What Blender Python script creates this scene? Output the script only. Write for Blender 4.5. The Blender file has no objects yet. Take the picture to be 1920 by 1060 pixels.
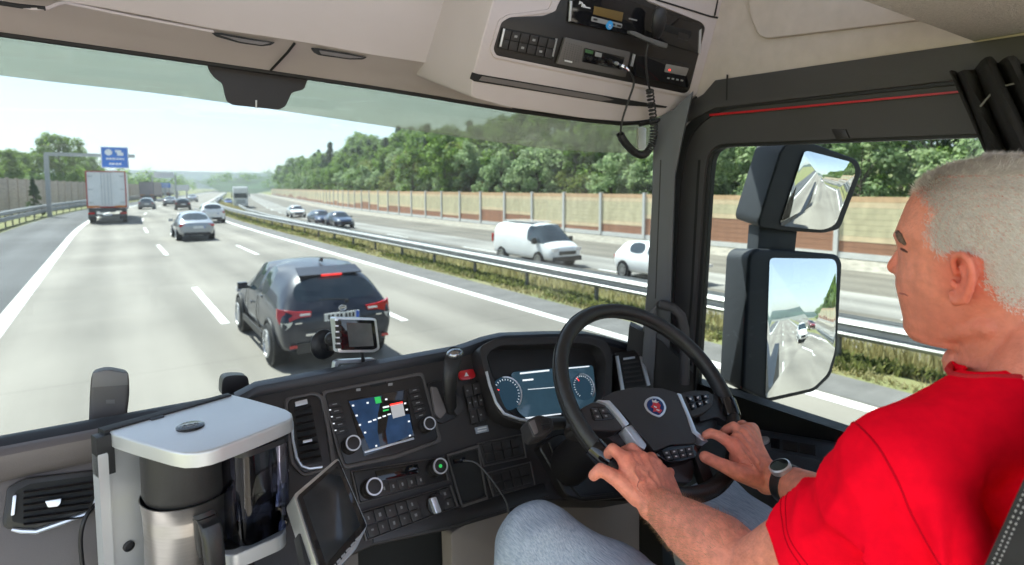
import bpy, bmesh, math, random
from mathutils import Vector, Matrix, noise
random.seed(7)
R = math.radians
S = bpy.context.scene
COL = S.collection
# ---------------------------------------------------------------- camera, sky, sun, exposure
F, CX, CY, HZ = 1100.0, 960.0, 440.0, 353.0          # photograph's pinhole (pixels of a 1920 wide frame)
TH = math.atan((CY - HZ) / F)
PH = math.atan(755.0 * math.cos(TH) / F)
CAM = Vector((0, 0, 2.7))
cam = bpy.data.cameras.new('camera'); camo = bpy.data.objects.new('camera', cam); COL.objects.link(camo)
camo.location = CAM; camo.rotation_euler = (math.pi/2 - TH, 0, -PH)
cam.sensor_width = 36; cam.lens = 36 * F / 1920; cam.shift_y = (CY - 530) / 1920
cam.clip_start = 0.03; cam.clip_end = 6000
cam.dof.use_dof = True; cam.dof.focus_distance = 1.15; cam.dof.aperture_fstop = 5.0
S.camera = camo
SUN_EL, SUN_AZ = R(56), R(-20)
w = bpy.data.worlds.new('World'); S.world = w; w.use_nodes = True
nt = w.node_tree; sky = nt.nodes.new('ShaderNodeTexSky'); sky.sky_type = 'NISHITA'; sky.sun_disc = False
sky.sun_elevation = SUN_EL; sky.sun_rotation = SUN_AZ; sky.air_density = 1.0; sky.dust_density = .7; sky.ozone_density = 1.0
hs = nt.nodes.new('ShaderNodeHueSaturation'); hs.inputs['Saturation'].default_value = .72; nt.links.new(sky.outputs[0], hs.inputs['Color'])
bg = nt.nodes['Background']; nt.links.new(hs.outputs[0], bg.inputs[0]); bg.inputs[1].default_value = 0.085
sl = bpy.data.lights.new('sun', 'SUN'); sl.energy = 4.7; sl.angle = R(0.5); sl.color = (1, .94, .83)
so = bpy.data.objects.new('sun', sl); COL.objects.link(so)
sd = Vector((math.sin(SUN_AZ)*math.cos(SUN_EL), math.cos(SUN_AZ)*math.cos(SUN_EL), math.sin(SUN_EL)))
so.rotation_euler = sd.to_track_quat('Z', 'Y').to_euler(); so.location = (0, 0, 60)
S.view_settings.view_transform = 'Standard'; S.view_settings.look = 'None'
S.view_settings.exposure = 2.52; S.view_settings.gamma = 1.0
S.cycles.max_bounces = 8; S.cycles.transparent_max_bounces = 24; S.cycles.caustics_reflective = False; S.cycles.caustics_refractive = False

# ---------------------------------------------------------------- pixel -> world helpers
RT = Vector((math.cos(PH), -math.sin(PH), 0))
FW = Vector((math.sin(PH)*math.cos(TH), math.cos(PH)*math.cos(TH), -math.sin(TH)))
UP = Vector((math.sin(PH)*math.sin(TH), math.cos(PH)*math.sin(TH), math.cos(TH)))
def ray(px, py): return FW + RT*((px-CX)/F) + UP*(-(py-CY)/F)
def at(px, py, X=None, Y=None, Z=None, d=None, pl=None):
    r = ray(px, py)
    if X is not None: t = (X-CAM.x)/r.x
    elif Y is not None: t = (Y-CAM.y)/r.y
    elif Z is not None: t = (Z-CAM.z)/r.z
    elif pl is not None: t = (pl[0]-CAM).dot(pl[1]) / r.dot(pl[1])
    else: t = d
    return CAM + r*t
def plane3(a, b, c):
    n = (b-a).cross(c-a).normalized()
    if n.dot(CAM-a) < 0: n = -n
    return (a, n)
def rnd(pts, r, n=4):
    """round the corners of a 2-D polygon; r may be a list"""
    out = []; m = len(pts)
    for i in range(m):
        p = Vector(pts[i]); a = Vector(pts[i-1]); b = Vector(pts[(i+1) % m])
        rr = r[i] if isinstance(r, (list, tuple)) else r
        if rr <= 0: out.append(tuple(p)); continue
        da, db = (a-p), (b-p); ra = min(rr, da.length*.48); rb = min(rr, db.length*.48)
        p0 = p+da.normalized()*ra; p1 = p+db.normalized()*rb
        for k in range(n+1):
            t = k/n; out.append(tuple(p0*(1-t)**2 + p*2*t*(1-t) + p1*t*t))
    return out

# ---------------------------------------------------------------- materials
MATS = {}
def mat(name, col, rough=.5, metal=0., var=.12, vscale=6., bump=0., bscale=200., spec=.5, coat=0., emit=None, sub=0., alpha=None, tex=None, col2=None, stretch=None):
    if name in MATS: return MATS[name]
    m = bpy.data.materials.new(name); m.use_nodes = True; t = m.node_tree; n = t.nodes; l = t.links
    b = n['Principled BSDF']; tc = n.new('ShaderNodeTexCoord')
    src = tc.outputs['Object']
    if stretch:
        mp = n.new('ShaderNodeMapping'); mp.inputs['Scale'].default_value = stretch; l.new(src, mp.inputs[0]); src = mp.outputs[0]
    nz = n.new('ShaderNodeTexNoise'); nz.inputs['Scale'].default_value = vscale; nz.inputs['Detail'].default_value = 5
    l.new(src, nz.inputs['Vector'])
    cr = n.new('ShaderNodeValToRGB'); e = cr.color_ramp.elements
    c = Vector(col[:3]); lo = c*(1-var); hi = c*(1+var)
    if col2 is not None: lo = c; hi = Vector(col2)
    e[0].position = .3; e[1].position = .7; e[0].color = (*lo, 1); e[1].color = (*[min(1, x) for x in hi], 1)
    l.new(nz.outputs[0], cr.inputs[0]); l.new(cr.outputs[0], b.inputs['Base Color'])
    b.inputs['Roughness'].default_value = rough; b.inputs['Metallic'].default_value = metal
    b.inputs['Specular IOR Level'].default_value = spec
    if coat: b.inputs['Coat Weight'].default_value = coat; b.inputs['Coat Roughness'].default_value = .05
    if sub: b.inputs['Subsurface Weight'].default_value = sub; b.inputs['Subsurface Radius'].default_value = (.01, .004, .002); b.inputs['Subsurface Scale'].default_value = .5
    if emit: b.inputs['Emission Color'].default_value = (*emit[0], 1); b.inputs['Emission Strength'].default_value = emit[1]
    if bump:
        nb = n.new('ShaderNodeTexNoise'); nb.inputs['Scale'].default_value = bscale; nb.inputs['Detail'].default_value = 3
        l.new(src, nb.inputs['Vector']); bp = n.new('ShaderNodeBump'); bp.inputs['Strength'].default_value = bump; bp.inputs['Distance'].default_value = .02
        l.new(nb.outputs[0], bp.inputs['Height']); l.new(bp.outputs[0], b.inputs['Normal'])
    MATS[name] = m; return m
def glass(name, tint, refl=.6, rough=0., ior=1.35):
    if name in MATS: return MATS[name]
    m = bpy.data.materials.new(name); m.use_nodes = True; t = m.node_tree; n = t.nodes; l = t.links
    n.remove(n['Principled BSDF']); o = n['Material Output']
    tr = n.new('ShaderNodeBsdfTransparent'); tr.inputs[0].default_value = (*tint, 1)
    gl = n.new('ShaderNodeBsdfGlossy'); gl.inputs['Roughness'].default_value = rough; gl.inputs['Color'].default_value = (refl, refl, refl, 1)
    fr = n.new('ShaderNodeFresnel'); fr.inputs['IOR'].default_value = ior
    mx = n.new('ShaderNodeMixShader'); l.new(fr.outputs[0], mx.inputs[0]); l.new(tr.outputs[0], mx.inputs[1]); l.new(gl.outputs[0], mx.inputs[2])
    l.new(mx.outputs[0], o.inputs[0]); MATS[name] = m; return m
def leafmat(name, col, col2, scale=.6):
    if name in MATS: return MATS[name]
    m = bpy.data.materials.new(name); m.use_nodes = True; t = m.node_tree; n = t.nodes; l = t.links
    b = n['Principled BSDF']; o = n['Material Output']
    g = n.new('ShaderNodeNewGeometry'); nz = n.new('ShaderNodeTexNoise'); nz.inputs['Scale'].default_value = scale; nz.inputs['Detail'].default_value = 4
    oi = n.new('ShaderNodeObjectInfo'); ad = n.new('ShaderNodeVectorMath'); ad.operation = 'ADD'
    l.new(g.outputs['Position'], ad.inputs[0]); l.new(oi.outputs['Random'], ad.inputs[1]); l.new(ad.outputs[0], nz.inputs['Vector'])
    cr = n.new('ShaderNodeValToRGB'); cr.color_ramp.elements[0].position = .32; cr.color_ramp.elements[1].position = .68
    cr.color_ramp.elements[0].color = (*col, 1); cr.color_ramp.elements[1].color = (*col2, 1)
    mr = n.new('ShaderNodeMath'); mr.operation = 'MULTIPLY_ADD'; l.new(g.outputs['Random Per Island'], mr.inputs[0]); mr.inputs[1].default_value = .5
    sb = n.new('ShaderNodeMath'); sb.operation = 'SUBTRACT'; l.new(nz.outputs[0], sb.inputs[0]); sb.inputs[1].default_value = .25
    l.new(sb.outputs[0], mr.inputs[2]); l.new(mr.outputs[0], cr.inputs[0])
    l.new(cr.outputs[0], b.inputs['Base Color']); b.inputs['Roughness'].default_value = .55; b.inputs['Specular IOR Level'].default_value = .3
    tr = n.new('ShaderNodeBsdfTranslucent'); l.new(cr.outputs[0], tr.inputs[0])
    mx = n.new('ShaderNodeMixShader'); mx.inputs[0].default_value = .55; l.new(b.outputs[0], mx.inputs[1]); l.new(tr.outputs[0], mx.inputs[2]); l.new(mx.outputs[0], o.inputs[0])
    MATS[name] = m; return m

# ---------------------------------------------------------------- mesh builder
class MB:
    def __init__(s): s.bm = bmesh.new()
    def _bev(s, faces, bev, seg=2, ang=30):
        if bev <= 0: return
        ed = set()
        for f in faces:
            for e in f.edges:
                if len(e.link_faces) == 2 and e.calc_face_angle(0) > R(ang): ed.add(e)
        if ed: bmesh.ops.bevel(s.bm, geom=list(ed), offset=bev, segments=seg, affect='EDGES', profile=.6, clamp_overlap=True)
    def face(s, pts):
        return s.bm.faces.new([s.bm.verts.new(p) for p in pts])
    def box(s, c, size, rot=None, bev=0., seg=2):
        c = Vector(c); h = Vector(size)/2; M = rot if rot is not None else Matrix.Identity(3)
        v = [s.bm.verts.new(c + M @ Vector((h.x*a, h.y*b, h.z*d))) for a in (-1, 1) for b in (-1, 1) for d in (-1, 1)]
        fs = [s.bm.faces.new([v[i] for i in q]) for q in ((0,1,3,2),(4,6,7,5),(0,4,5,1),(2,3,7,6),(0,2,6,4),(1,5,7,3))]
        s._bev(fs, bev, seg); return s
    def prism(s, pts, vec, bev=0., seg=2, ang=30):
        vec = Vector(vec); a = [s.bm.verts.new(p) for p in pts]; b = [s.bm.verts.new(Vector(p)+vec) for p in pts]
        n = len(pts); fs = [s.bm.faces.new(a), s.bm.faces.new(b[::-1])]
        for i in range(n): fs.append(s.bm.faces.new([a[i], b[i], b[(i+1) % n], a[(i+1) % n]]))
        bmesh.ops.recalc_face_normals(s.bm, faces=fs)
        if bev > 0:   # only the front rim (a), so hidden backs stay plain
            ed = [e for f in fs[:1] for e in f.edges]
            bmesh.ops.bevel(s.bm, geom=ed, offset=bev, segments=seg, affect='EDGES', profile=.6, clamp_overlap=True)
        return s
    def pan(s, px, pl, t=.01, bev=0., seg=2, off=0.):
        """prism whose front outline is given in picture coordinates on plane pl=(point, normal)"""
        n = pl[1]; p = (pl[0]+n*off, n); pts = [at(x, y, pl=p) for x, y in px]
        return s.prism(pts, -n*t, bev, seg)
    def ring(s, outer, inner, pl, t=.01, off=0., bev=0.):
        n = pl[1]; p = (pl[0]+n*off, n); A = [at(x, y, pl=p) for x, y in outer]; B = [at(x, y, pl=p) for x, y in inner]
        return s.ring3(A, B, -n*t, bev)
    def ring3(s, A, B, vec, bev=0.):
        k = len(A); bm = s.bm; vec = Vector(vec)
        a = [bm.verts.new(x) for x in A]; b = [bm.verts.new(x) for x in B]; a2 = [bm.verts.new(x+vec) for x in A]; b2 = [bm.verts.new(x+vec) for x in B]
        fs = []
        for i in range(k):
            j = (i+1) % k
            fs += [bm.faces.new([a[i], a[j], b[j], b[i]]), bm.faces.new([a2[j], a2[i], b2[i], b2[j]]), bm.faces.new([a[j], a[i], a2[i], a2[j]]), bm.faces.new([b[i], b[j], b2[j], b2[i]])]
        bmesh.ops.recalc_face_normals(bm, faces=fs)
        if bev > 0:
            ed = [bm.edges.get((L[i], L[(i+1) % k])) for L in (a, b) for i in range(k)]
            bmesh.ops.bevel(bm, geom=ed, offset=bev, segments=2, affect='EDGES', profile=.6, clamp_overlap=True)
        return s
    def loft(s, rings, closed=True, cap=True, loop=False):
        V = [[s.bm.verts.new(p) for p in r] for r in rings]; n = len(V[0]); fs = []
        m = len(V)
        for i in range(m if loop else m-1):
            A, B = V[i], V[(i+1) % m]
            for k in range(n if closed else n-1):
                j = (k+1) % n; fs.append(s.bm.faces.new([A[k], A[j], B[j], B[k]]))
        if cap and closed and not loop: fs.append(s.bm.faces.new(V[0][::-1])); fs.append(s.bm.faces.new(V[-1]))
        bmesh.ops.recalc_face_normals(s.bm, faces=fs); return s
    def tube(s, path, r, seg=10, loop=False, cap=True):
        P = [Vector(p) for p in path]; n = len(P); rr = r if isinstance(r, (list, tuple)) else [r]*n; rings = []
        T0 = (P[1]-P[0]).normalized(); U = T0.orthogonal().normalized()
        for i in range(n):
            if loop: T = (P[(i+1) % n]-P[i-1]).normalized()
            else: T = (P[min(i+1, n-1)]-P[max(i-1, 0)]).normalized()
            U = (U - T*U.dot(T)).normalized(); W = T.cross(U)
            rings.append([P[i] + (U*math.cos(2*math.pi*k/seg) + W*math.sin(2*math.pi*k/seg))*rr[i] for k in range(seg)])
        return s.loft(rings, True, cap, loop)
    def lathe(s, prof, o, axis=(0, 0, 1), seg=28, cap=True, xdir=None):
        o = Vector(o); ax = Vector(axis).normalized(); U = (Vector(xdir) if xdir is not None else ax.orthogonal()).normalized(); W = ax.cross(U)
        return s.loft([[o + ax*h + (U*math.cos(2*math.pi*k/seg)+W*math.sin(2*math.pi*k/seg))*max(r, 1e-4) for k in range(seg)] for r, h in prof], True, cap)
    def ball(s, c, r, seg=16, sc=(1, 1, 1), rot=None):
        M = Matrix.Translation(Vector(c)) @ ((rot.to_4x4() if rot is not None else Matrix.Identity(4))) @ Matrix.Diagonal((*[r*x for x in sc], 1))
        n = max(6, seg//2); s.loft([[M @ Vector((math.sin(math.pi*(j+.02)/(n+.04))*math.cos(2*math.pi*k/seg), math.sin(math.pi*(j+.02)/(n+.04))*math.sin(2*math.pi*k/seg), -math.cos(math.pi*(j+.02)/(n+.04)))) for k in range(seg)] for j in range(n+1)]); return s
    def capsule(s, a, b, ra, rb, seg=14, n=3):
        a = Vector(a); b = Vector(b); s.tube([a, b], [ra, rb], seg); s.ball(a, ra, seg); s.ball(b, rb, seg); return s
    def build(s, name, m, parent=None, sharp=35, smooth=True, sub=0):
        me = bpy.data.meshes.new(name); s.bm.to_mesh(me); s.bm.free()
        return link(name, me, m, parent, sharp, smooth, sub)
def link(name, me, m, parent=None, sharp=35, smooth=True, sub=0):
    for x in (m if isinstance(m, list) else [m]): me.materials.append(x)
    o = bpy.data.objects.new(name, me); COL.objects.link(o)
    if sub:
        md = o.modifiers.new('s', 'SUBSURF'); md.levels = md.render_levels = sub
        bake(o)
        me = o.data
    if smooth:
        me.polygons.foreach_set('use_smooth', [True]*len(me.polygons))
        if sharp: me.set_sharp_from_angle(angle=R(sharp))
    if parent is not None: par(o, parent)
    return o
def par(o, p):
    o.parent = p
    if p.type == 'EMPTY': o.matrix_parent_inverse = Matrix.Translation(-p.location)
def bake(o):
    dg = bpy.context.evaluated_depsgraph_get(); dg.update()
    me = bpy.data.meshes.new_from_object(o.evaluated_get(dg)); o.modifiers.clear(); o.data = me
def tag(o, label=None, cat=None, group=None, kind=None):
    if label: o['label'] = label
    if cat: o['category'] = cat
    if group: o['group'] = group
    if kind: o['kind'] = kind
    return o
def empty(name, loc, label, cat, group=None):
    o = bpy.data.objects.new(name, None); COL.objects.link(o); o.location = loc; o.empty_display_size = .1
    return tag(o, label, cat, group)
def copy_tree(o, parent=None, top=True):
    c = o.copy(); COL.objects.link(c)
    if parent is not None: c.parent = parent
    for ch in o.children: copy_tree(ch, c, False)
    return c
def text(name, body, size, M, m, parent=None, ext=.0004):
    cu = bpy.data.curves.new(name, 'FONT'); cu.body = body; cu.size = size; cu.align_x = 'CENTER'; cu.align_y = 'CENTER'; cu.extrude = ext
    o = bpy.data.objects.new(name, cu); COL.objects.link(o); dg = bpy.context.evaluated_depsgraph_get(); dg.update()
    me = bpy.data.meshes.new_from_object(o.evaluated_get(dg)); bpy.data.objects.remove(o); me.transform(M)
    return link(name, me, m, parent, 0, False)
# ================================================================= ROAD, GROUND, BARRIERS, TREES
def off(Y):
    u = max(0., Y-40); k = .0011; u1 = min(u, 72.)
    return k*u1*u1 + max(0, u-72.)*2*k*72.
YS = [-160, -120, -80, -50, -30] + [i*5 for i in range(-4, 26)] + [140, 160, 180, 210, 250, 300, 380, 500, 700, 1000, 1500]
def strip(mb, prof, ys=YS, dz=0.):
    mb.loft([[(x+off(y), y, z+dz) for x, z in prof] for y in ys], False)
def zmed(x):  # lie of the land across the road
    P = [(-900, 14), (-60, 2.5), (-16, .5), (-8, -.02), (8.5, -.02), (9.4, -.03), (10.2, -.12), (13.4, -.87), (26.6, -.87), (28.5, -.45), (31, -.1), (45, 1.6), (110, 8), (900, 30)]
    for (a, za), (b, zb) in zip(P, P[1:]):
        if x <= b: return za+(zb-za)*(x-a)/(b-a)
    return 30
M_ground = mat('dry_grass_soil', (.25, .22, .11), .95, col2=(.15, .19, .06), vscale=.5, bump=.5, bscale=9)
def roadmat(name, col, joints=True, var=.14):
    m = mat(name, col, .8, var=var, vscale=1.2, stretch=(1.0, .06, 1), bump=.12, bscale=60, spec=.3)
    t = m.node_tree; n = t.nodes; l = t.links; b = n['Principled BSDF']
    src = b.inputs['Base Color'].links[0].from_socket
    g = n.new('ShaderNodeNewGeometry'); sp = n.new('ShaderNodeSeparateXYZ'); l.new(g.outputs['Position'], sp.inputs[0])
    f = n.new('ShaderNodeMath'); f.operation = 'MULTIPLY'; l.new(sp.outputs[1], f.inputs[0]); f.inputs[1].default_value = .2
    fr = n.new('ShaderNodeMath'); fr.operation = 'FRACT'; l.new(f.outputs[0], fr.inputs[0])
    lt = n.new('ShaderNodeMath'); lt.operation = 'LESS_THAN'; l.new(fr.outputs[0], lt.inputs[0]); lt.inputs[1].default_value = .006 if joints else -1
    # tyre-polished tracks and old stains
    nz = n.new('ShaderNodeTexNoise'); nz.inputs['Scale'].default_value = .16; nz.inputs['Detail'].default_value = 6; l.new(g.outputs['Position'], nz.inputs['Vector'])
    mp = n.new('ShaderNodeMapRange'); mp.inputs[1].default_value = .35; mp.inputs[2].default_value = .65; mp.inputs[3].default_value = .78; mp.inputs[4].default_value = 1.1; l.new(nz.outputs[0], mp.inputs[0])
    wv = n.new('ShaderNodeMath'); wv.operation = 'SINE'; ml = n.new('ShaderNodeMath'); ml.operation = 'MULTIPLY'; l.new(sp.outputs[0], ml.inputs[0]); ml.inputs[1].default_value = 3.45; l.new(ml.outputs[0], wv.inputs[0])
    wm = n.new('ShaderNodeMath'); wm.operation = 'MULTIPLY_ADD'; l.new(wv.outputs[0], wm.inputs[0]); wm.inputs[1].default_value = .11; l.new(mp.outputs[0], wm.inputs[2])
    jm = n.new('ShaderNodeMath'); jm.operation = 'MULTIPLY_ADD'; l.new(lt.outputs[0], jm.inputs[0]); jm.inputs[1].default_value = -.22; l.new(wm.outputs[0], jm.inputs[2])
    vm = n.new('ShaderNodeVectorMath'); vm.operation = 'SCALE'; l.new(src, vm.inputs[0]); l.new(jm.outputs[0], vm.inputs['Scale']); l.new(vm.outputs[0], b.inputs['Base Color'])
    return m
M_conc = roadmat('pale_concrete', (.25, .23, .20)); M_asph = roadmat('grey_asphalt', (.105, .108, .112), False)
M_concw = roadmat('white_concrete', (.28, .27, .25)); M_paint = mat('road_paint', (.75, .75, .73), .7, var=.1, vscale=5)
XS = [-900, -60, -16, -8, 8.5, 9.4, 10.2, 13.4, 26.6, 28.5, 31, 45, 110, 900]
mb = MB(); strip(mb, [(x, zmed(x)) for x in XS]); tag(mb.build('ground', M_ground, sharp=180), kind='structure')
mb = MB(); strip(mb, [(-2.06, -.010), (8.5, -.010)]); tag(mb.build('road', M_conc), kind='structure')
mb = MB(); strip(mb, [(-5.6, -.010), (-2.06, -.010)]); tag(mb.build('hard_shoulder', M_asph), kind='structure')
mb = MB(); strip(mb, [(7.75, -.004), (8.62, -.004)]); tag(mb.build('median_kerb_strip', mat('grey_strip', (.15, .145, .14), .9, var=.2, vscale=2)), kind='structure')
mb = MB(); strip(mb, [(13.6, -.862), (17.6, -.862)]); strip(mb, [(20.9, -.862), (26.4, -.862)]); tag(mb.build('opposite_road', roadmat('tan_concrete', (.18, .165, .14))), kind='structure')
mb = MB(); strip(mb, [(26.4, -.858), (26.6, -.857), (27.9, -.565)]); tag(mb.build('gravel_strip', mat('pale_gravel', (.30, .28, .24), .95, var=.25, vscale=3, bump=.3, bscale=20)), kind='structure')
mb = MB(); strip(mb, [(17.6, -.862), (20.9, -.862)]); tag(mb.build('opposite_road_lane', M_concw), kind='structure')
mb = MB(); strip(mb, [(-2.05, -.004), (-1.75, -.004)]); strip(mb, [(7.45, -.004), (7.7, -.004)])
def dash(X, y0, L, w=.15, z=-.004):
    strip(mb, [(X-w/2, z), (X+w/2, z)], [y0, y0+L/2, y0+L])
for k in range(-8, 40):
    dash(1.8, 12.8+k*14.6, 5.2, .16); dash(4.88, 11.0+k*14.5, 4.8, .15); dash(17.6, 3+k*12, 4, .15, -.856)
tag(mb.build('lane_markings', M_paint), kind='structure')
# ---- guard rails: W beam, posts as parts
M_galv = mat('galvanised_steel', (.33, .335, .33), .5, .55, var=.12, vscale=3, bump=.05, bscale=30)
M_galvd = mat('weathered_steel_post', (.16, .16, .155), .6, .4, var=.2)
def guardrail(label, X, z0, ztop, ys, beams=1, cat='guardrail', m=None):
    r = empty('guardrail', (X+off(ys[0]), ys[0], z0), label, cat)
    mb = MB(); prof = [(.0, 0), (.05, -.02), (.09, -.07), (.02, -.12), (.02, -.19), (.09, -.24), (.05, -.29), (0, -.31), (-.015, -.31), (-.015, 0)]
    for b in range(beams):
        for sgn in (-1, 1):
            mb.loft([[(X+off(y)+sgn*(.09+x), y, ztop-b*.42+z) for x, z in prof] for y in ys], True)
    mb.build('rail_beam', m or M_galv, r, 50)
    pm = MB(); pm.box((0, 0, 0), (.08, .06, ztop-z0+.05)); p0 = pm.build('post', M_galvd, r)
    n = 0; y = ys[0]+1
    while y < min(ys[-1], 170) and n < 98:
        o = p0 if n == 0 else p0.copy()
        if n: COL.objects.link(o)
        o.location = (X+off(y), y, (z0+ztop)/2-.06); n += 1; y += 2.8 if y < 60 else 4.
    return r
yg = [y for y in YS if -30 <= y <= 300]
guardrail('near steel guardrail beside the fast lane, weeds growing under it', 9.4, -.03, .70, yg)
guardrail('far steel guardrail at the bottom of the median beyond the dry grass', 13.0, -.8, -.02, yg)
guardrail('tall double guardrail along the left hard shoulder', -6.2, 0, 1.15, [y for y in YS if 10 <= y <= 250], 2)
# ---- noise barriers
BC = {'brown': mat('rust_brown_board', (.25, .125, .075), .85, var=.18, vscale=3, stretch=(1, .3, 6), bump=.1, bscale=20), 'cream': mat('cream_board', (.52, .41, .26), .85, var=.1, vscale=3, bump=.1, bscale=20),
      'olive': mat('olive_tan_board', (.43, .38, .24), .85, var=.12, vscale=3, bump=.1, bscale=20), 'peach': mat('peach_board', (.46, .30, .17), .85, var=.1, vscale=3, bump=.1, bscale=20),
      'grey': mat('weathered_timber_board', (.42, .34, .28), .9, var=.25, vscale=2, stretch=(1, .3, 5), bump=.1, bscale=20)}
for m_ in BC.values():   # weathering differs from bay to bay, streaks run down
    t = m_.node_tree; n = t.nodes; l = t.links; b = n['Principled BSDF']; src = b.inputs['Base Color'].links[0].from_socket
    oi = n.new('ShaderNodeObjectInfo'); g = n.new('ShaderNodeNewGeometry'); mpp = n.new('ShaderNodeMapping'); mpp.inputs['Scale'].default_value = (1, 1.6, .35); l.new(g.outputs['Position'], mpp.inputs[0])
    nz = n.new('ShaderNodeTexNoise'); nz.inputs['Scale'].default_value = 1.3; nz.inputs['Detail'].default_value = 6; l.new(mpp.outputs[0], nz.inputs['Vector'])
    a = n.new('ShaderNodeMath'); a.operation = 'MULTIPLY_ADD'; l.new(oi.outputs['Random'], a.inputs[0]); a.inputs[1].default_value = .22; a.inputs[2].default_value = .95
    c = n.new('ShaderNodeMath'); c.operation = 'MULTIPLY_ADD'; l.new(nz.outputs[0], c.inputs[0]); c.inputs[1].default_value = .7; l.new(a.outputs[0], c.inputs[2])
    v = n.new('ShaderNodeVectorMath'); v.operation = 'SCALE'; l.new(src, v.inputs[0]); l.new(c.outputs[0], v.inputs['Scale']); l.new(v.outputs[0], b.inputs['Base Color'])
M_post = mat('pale_concrete_post', (.60, .59, .56), .8, var=.08)
def barrier(name, label, X, z0, H, y0, n, step, cat, hs, grey=False):
    r = empty(name, (X+off(y0), y0, z0), label, cat); cache = {}
    for i in range(n):
        y = y0+i*step; a = Vector((X+off(y), y, 0)); b = Vector((X+off(y+step), y+step, 0)); ang = math.atan2(-(b.x-a.x), (b.y-a.y))
        h = hs[i % len(hs)]
        if h not in cache:
            mb = MB(); mats = []; z = .25; idx = []
            def board(t, h_, key, off_):
                f0 = len(mb.bm.faces); mb.box((off_, step/2, t+h_/2), (.1, step-.24, h_), bev=.012)
                if BC[key] not in mats: mats.append(BC[key])
                mb.bm.faces.ensure_lookup_table()
                for f in mb.bm.faces[f0:]: f.material_index = mats.index(BC[key])
            if grey:
                for k in range(7): board(.2+k*(H-.2)/7, (H-.2)/7-.01, 'grey', 0)
            else:
                mb.box((0, step/2, .1), (.16, step-.24, .28)); mats.append(M_post)
                nb = 10; bh = (H-.25)/nb
                for k in range(nb):
                    key = 'brown' if k < h else ('cream' if k == h or k == 8 else 'peach' if k == 9 else 'olive')
                    board(.25+k*bh, bh-.008, key, (.012 if key == 'brown' else 0))
            me = bpy.data.meshes.new('panel'); mb.bm.to_mesh(me); mb.bm.free()
            for m in mats: me.materials.append(m)
            cache[h] = me
        o = bpy.data.objects.new('panel', cache[h]); COL.objects.link(o); par(o, r)
        o.location = (a.x, a.y, z0); o.rotation_euler = (0, 0, ang)
        if i == 0:
            pm = MB(); pm.box((0, 0, H/2+.04), (.26, .2, H+.1), bev=.015); pme = bpy.data.meshes.new('post'); pm.bm.to_mesh(pme); pm.bm.free(); pme.materials.append(BC['grey'] if grey else M_post)
        o = bpy.data.objects.new('post', pme); COL.objects.link(o); par(o, r); o.location = (a.x, a.y, z0); o.rotation_euler = (0, 0, ang)
    return r
barrier('noise_barrier', 'long tan and rust brown noise barrier with pale posts along the opposite carriageway', 28, -.5, 2.82, -110, 98, 4, 'noise barrier', [2, 2, 3, 3, 2, 3, 4, 3, 2, 2, 2, 3, 2, 2, 1, 2, 2, 2, 2, 2, 2, 2, 3, 3, 2, 4, 3, 3, 1, 1, 2, 4, 5, 4, 2, 1, 1, 3, 4, 2, 1])
barrier('noise_barrier', 'grey brown timber noise barrier beyond the left hard shoulder', -9, 0, 3.6, 40, 40, 4, 'noise barrier', [0], True)
# ---- trees
L_dark = leafmat('conifer_leaves', (.045, .095, .03), (.12, .19, .05)); L_mid = leafmat('broad_leaves', (.10, .19, .03), (.26, .38, .075)); L_pale = leafmat('silvery_leaves', (.19, .29, .12), (.45, .55, .29)); L_yel = leafmat('yellow_green_leaves', (.13, .18, .035), (.28, .32, .08))
M_bark = mat('bark', (.09, .07, .05), .9, var=.3, vscale=8, bump=.5, bscale=30)
def tree_proto(name, H, W, leaf, nclump, nleaf, ls, cone=False, seed=1, low=.12):
    rg = random.Random(seed)
    root = bpy.data.objects.new(name, None); COL.objects.link(root)
    mb = MB(); mb.tube([(0, 0, -.4), (.05, .03, H*.3), (-.05, .05, H*.6), (0, 0, H*.9)], [.03*H*.55, .02*H*.6, .012*H*.5, .02], 8)
    clumps = []
    for i in range(nclump):
        t = rg.random()**.8; z = H*(low+(1-low)*t)
        rr = W*(1-t)**.8*1.05 if cone else W*(.35+.65*math.sin(math.pi*min(1, .22+.72*t)))
        a = rg.uniform(0, 6.283); d = rr*math.sqrt(rg.uniform(.15, 1)); c = Vector((d*math.cos(a), d*math.sin(a), z*rg.uniform(.95, 1.03)))
        clumps.append((c, rg.uniform(.55, 1.15)*(.55 if cone else .75)*W*.42))
        if i % 3 == 0: mb.tube([(0, 0, max(.3, z*.75)), c*.5+Vector((0, 0, z*.42)), c], [.05, .03, .012], 5)
    mb.build('trunk', M_bark, root)
    verts = []; faces = []
    for c, r in clumps:
        for k in range(nleaf):
            d = Vector((rg.gauss(0, 1), rg.gauss(0, 1), rg.gauss(0, 1))); d.normalize()
            p = c + Vector((d.x, d.y, d.z*.8))*r*(rg.random()**.45)
            n = (d + Vector((rg.gauss(0, .5), rg.gauss(0, .5), rg.gauss(0, .5)+.5))).normalized(); u = n.orthogonal().normalized(); v = n.cross(u); a = rg.uniform(0, 6.28)
            u, v = u*math.cos(a)+v*math.sin(a), v*math.cos(a)-u*math.sin(a); s_ = ls*rg.uniform(.6, 1.35); i0 = len(verts)
            verts += [p-u*s_, p+v*s_*.55-n*s_*.1, p+u*s_, p-v*s_*.55-n*s_*.1]; faces.append((i0, i0+1, i0+2, i0+3))
    me = bpy.data.meshes.new('crown'); me.from_pydata([tuple(v) for v in verts], [], faces); link('crown', me, leaf, root, 0, False)
    return root
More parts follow.
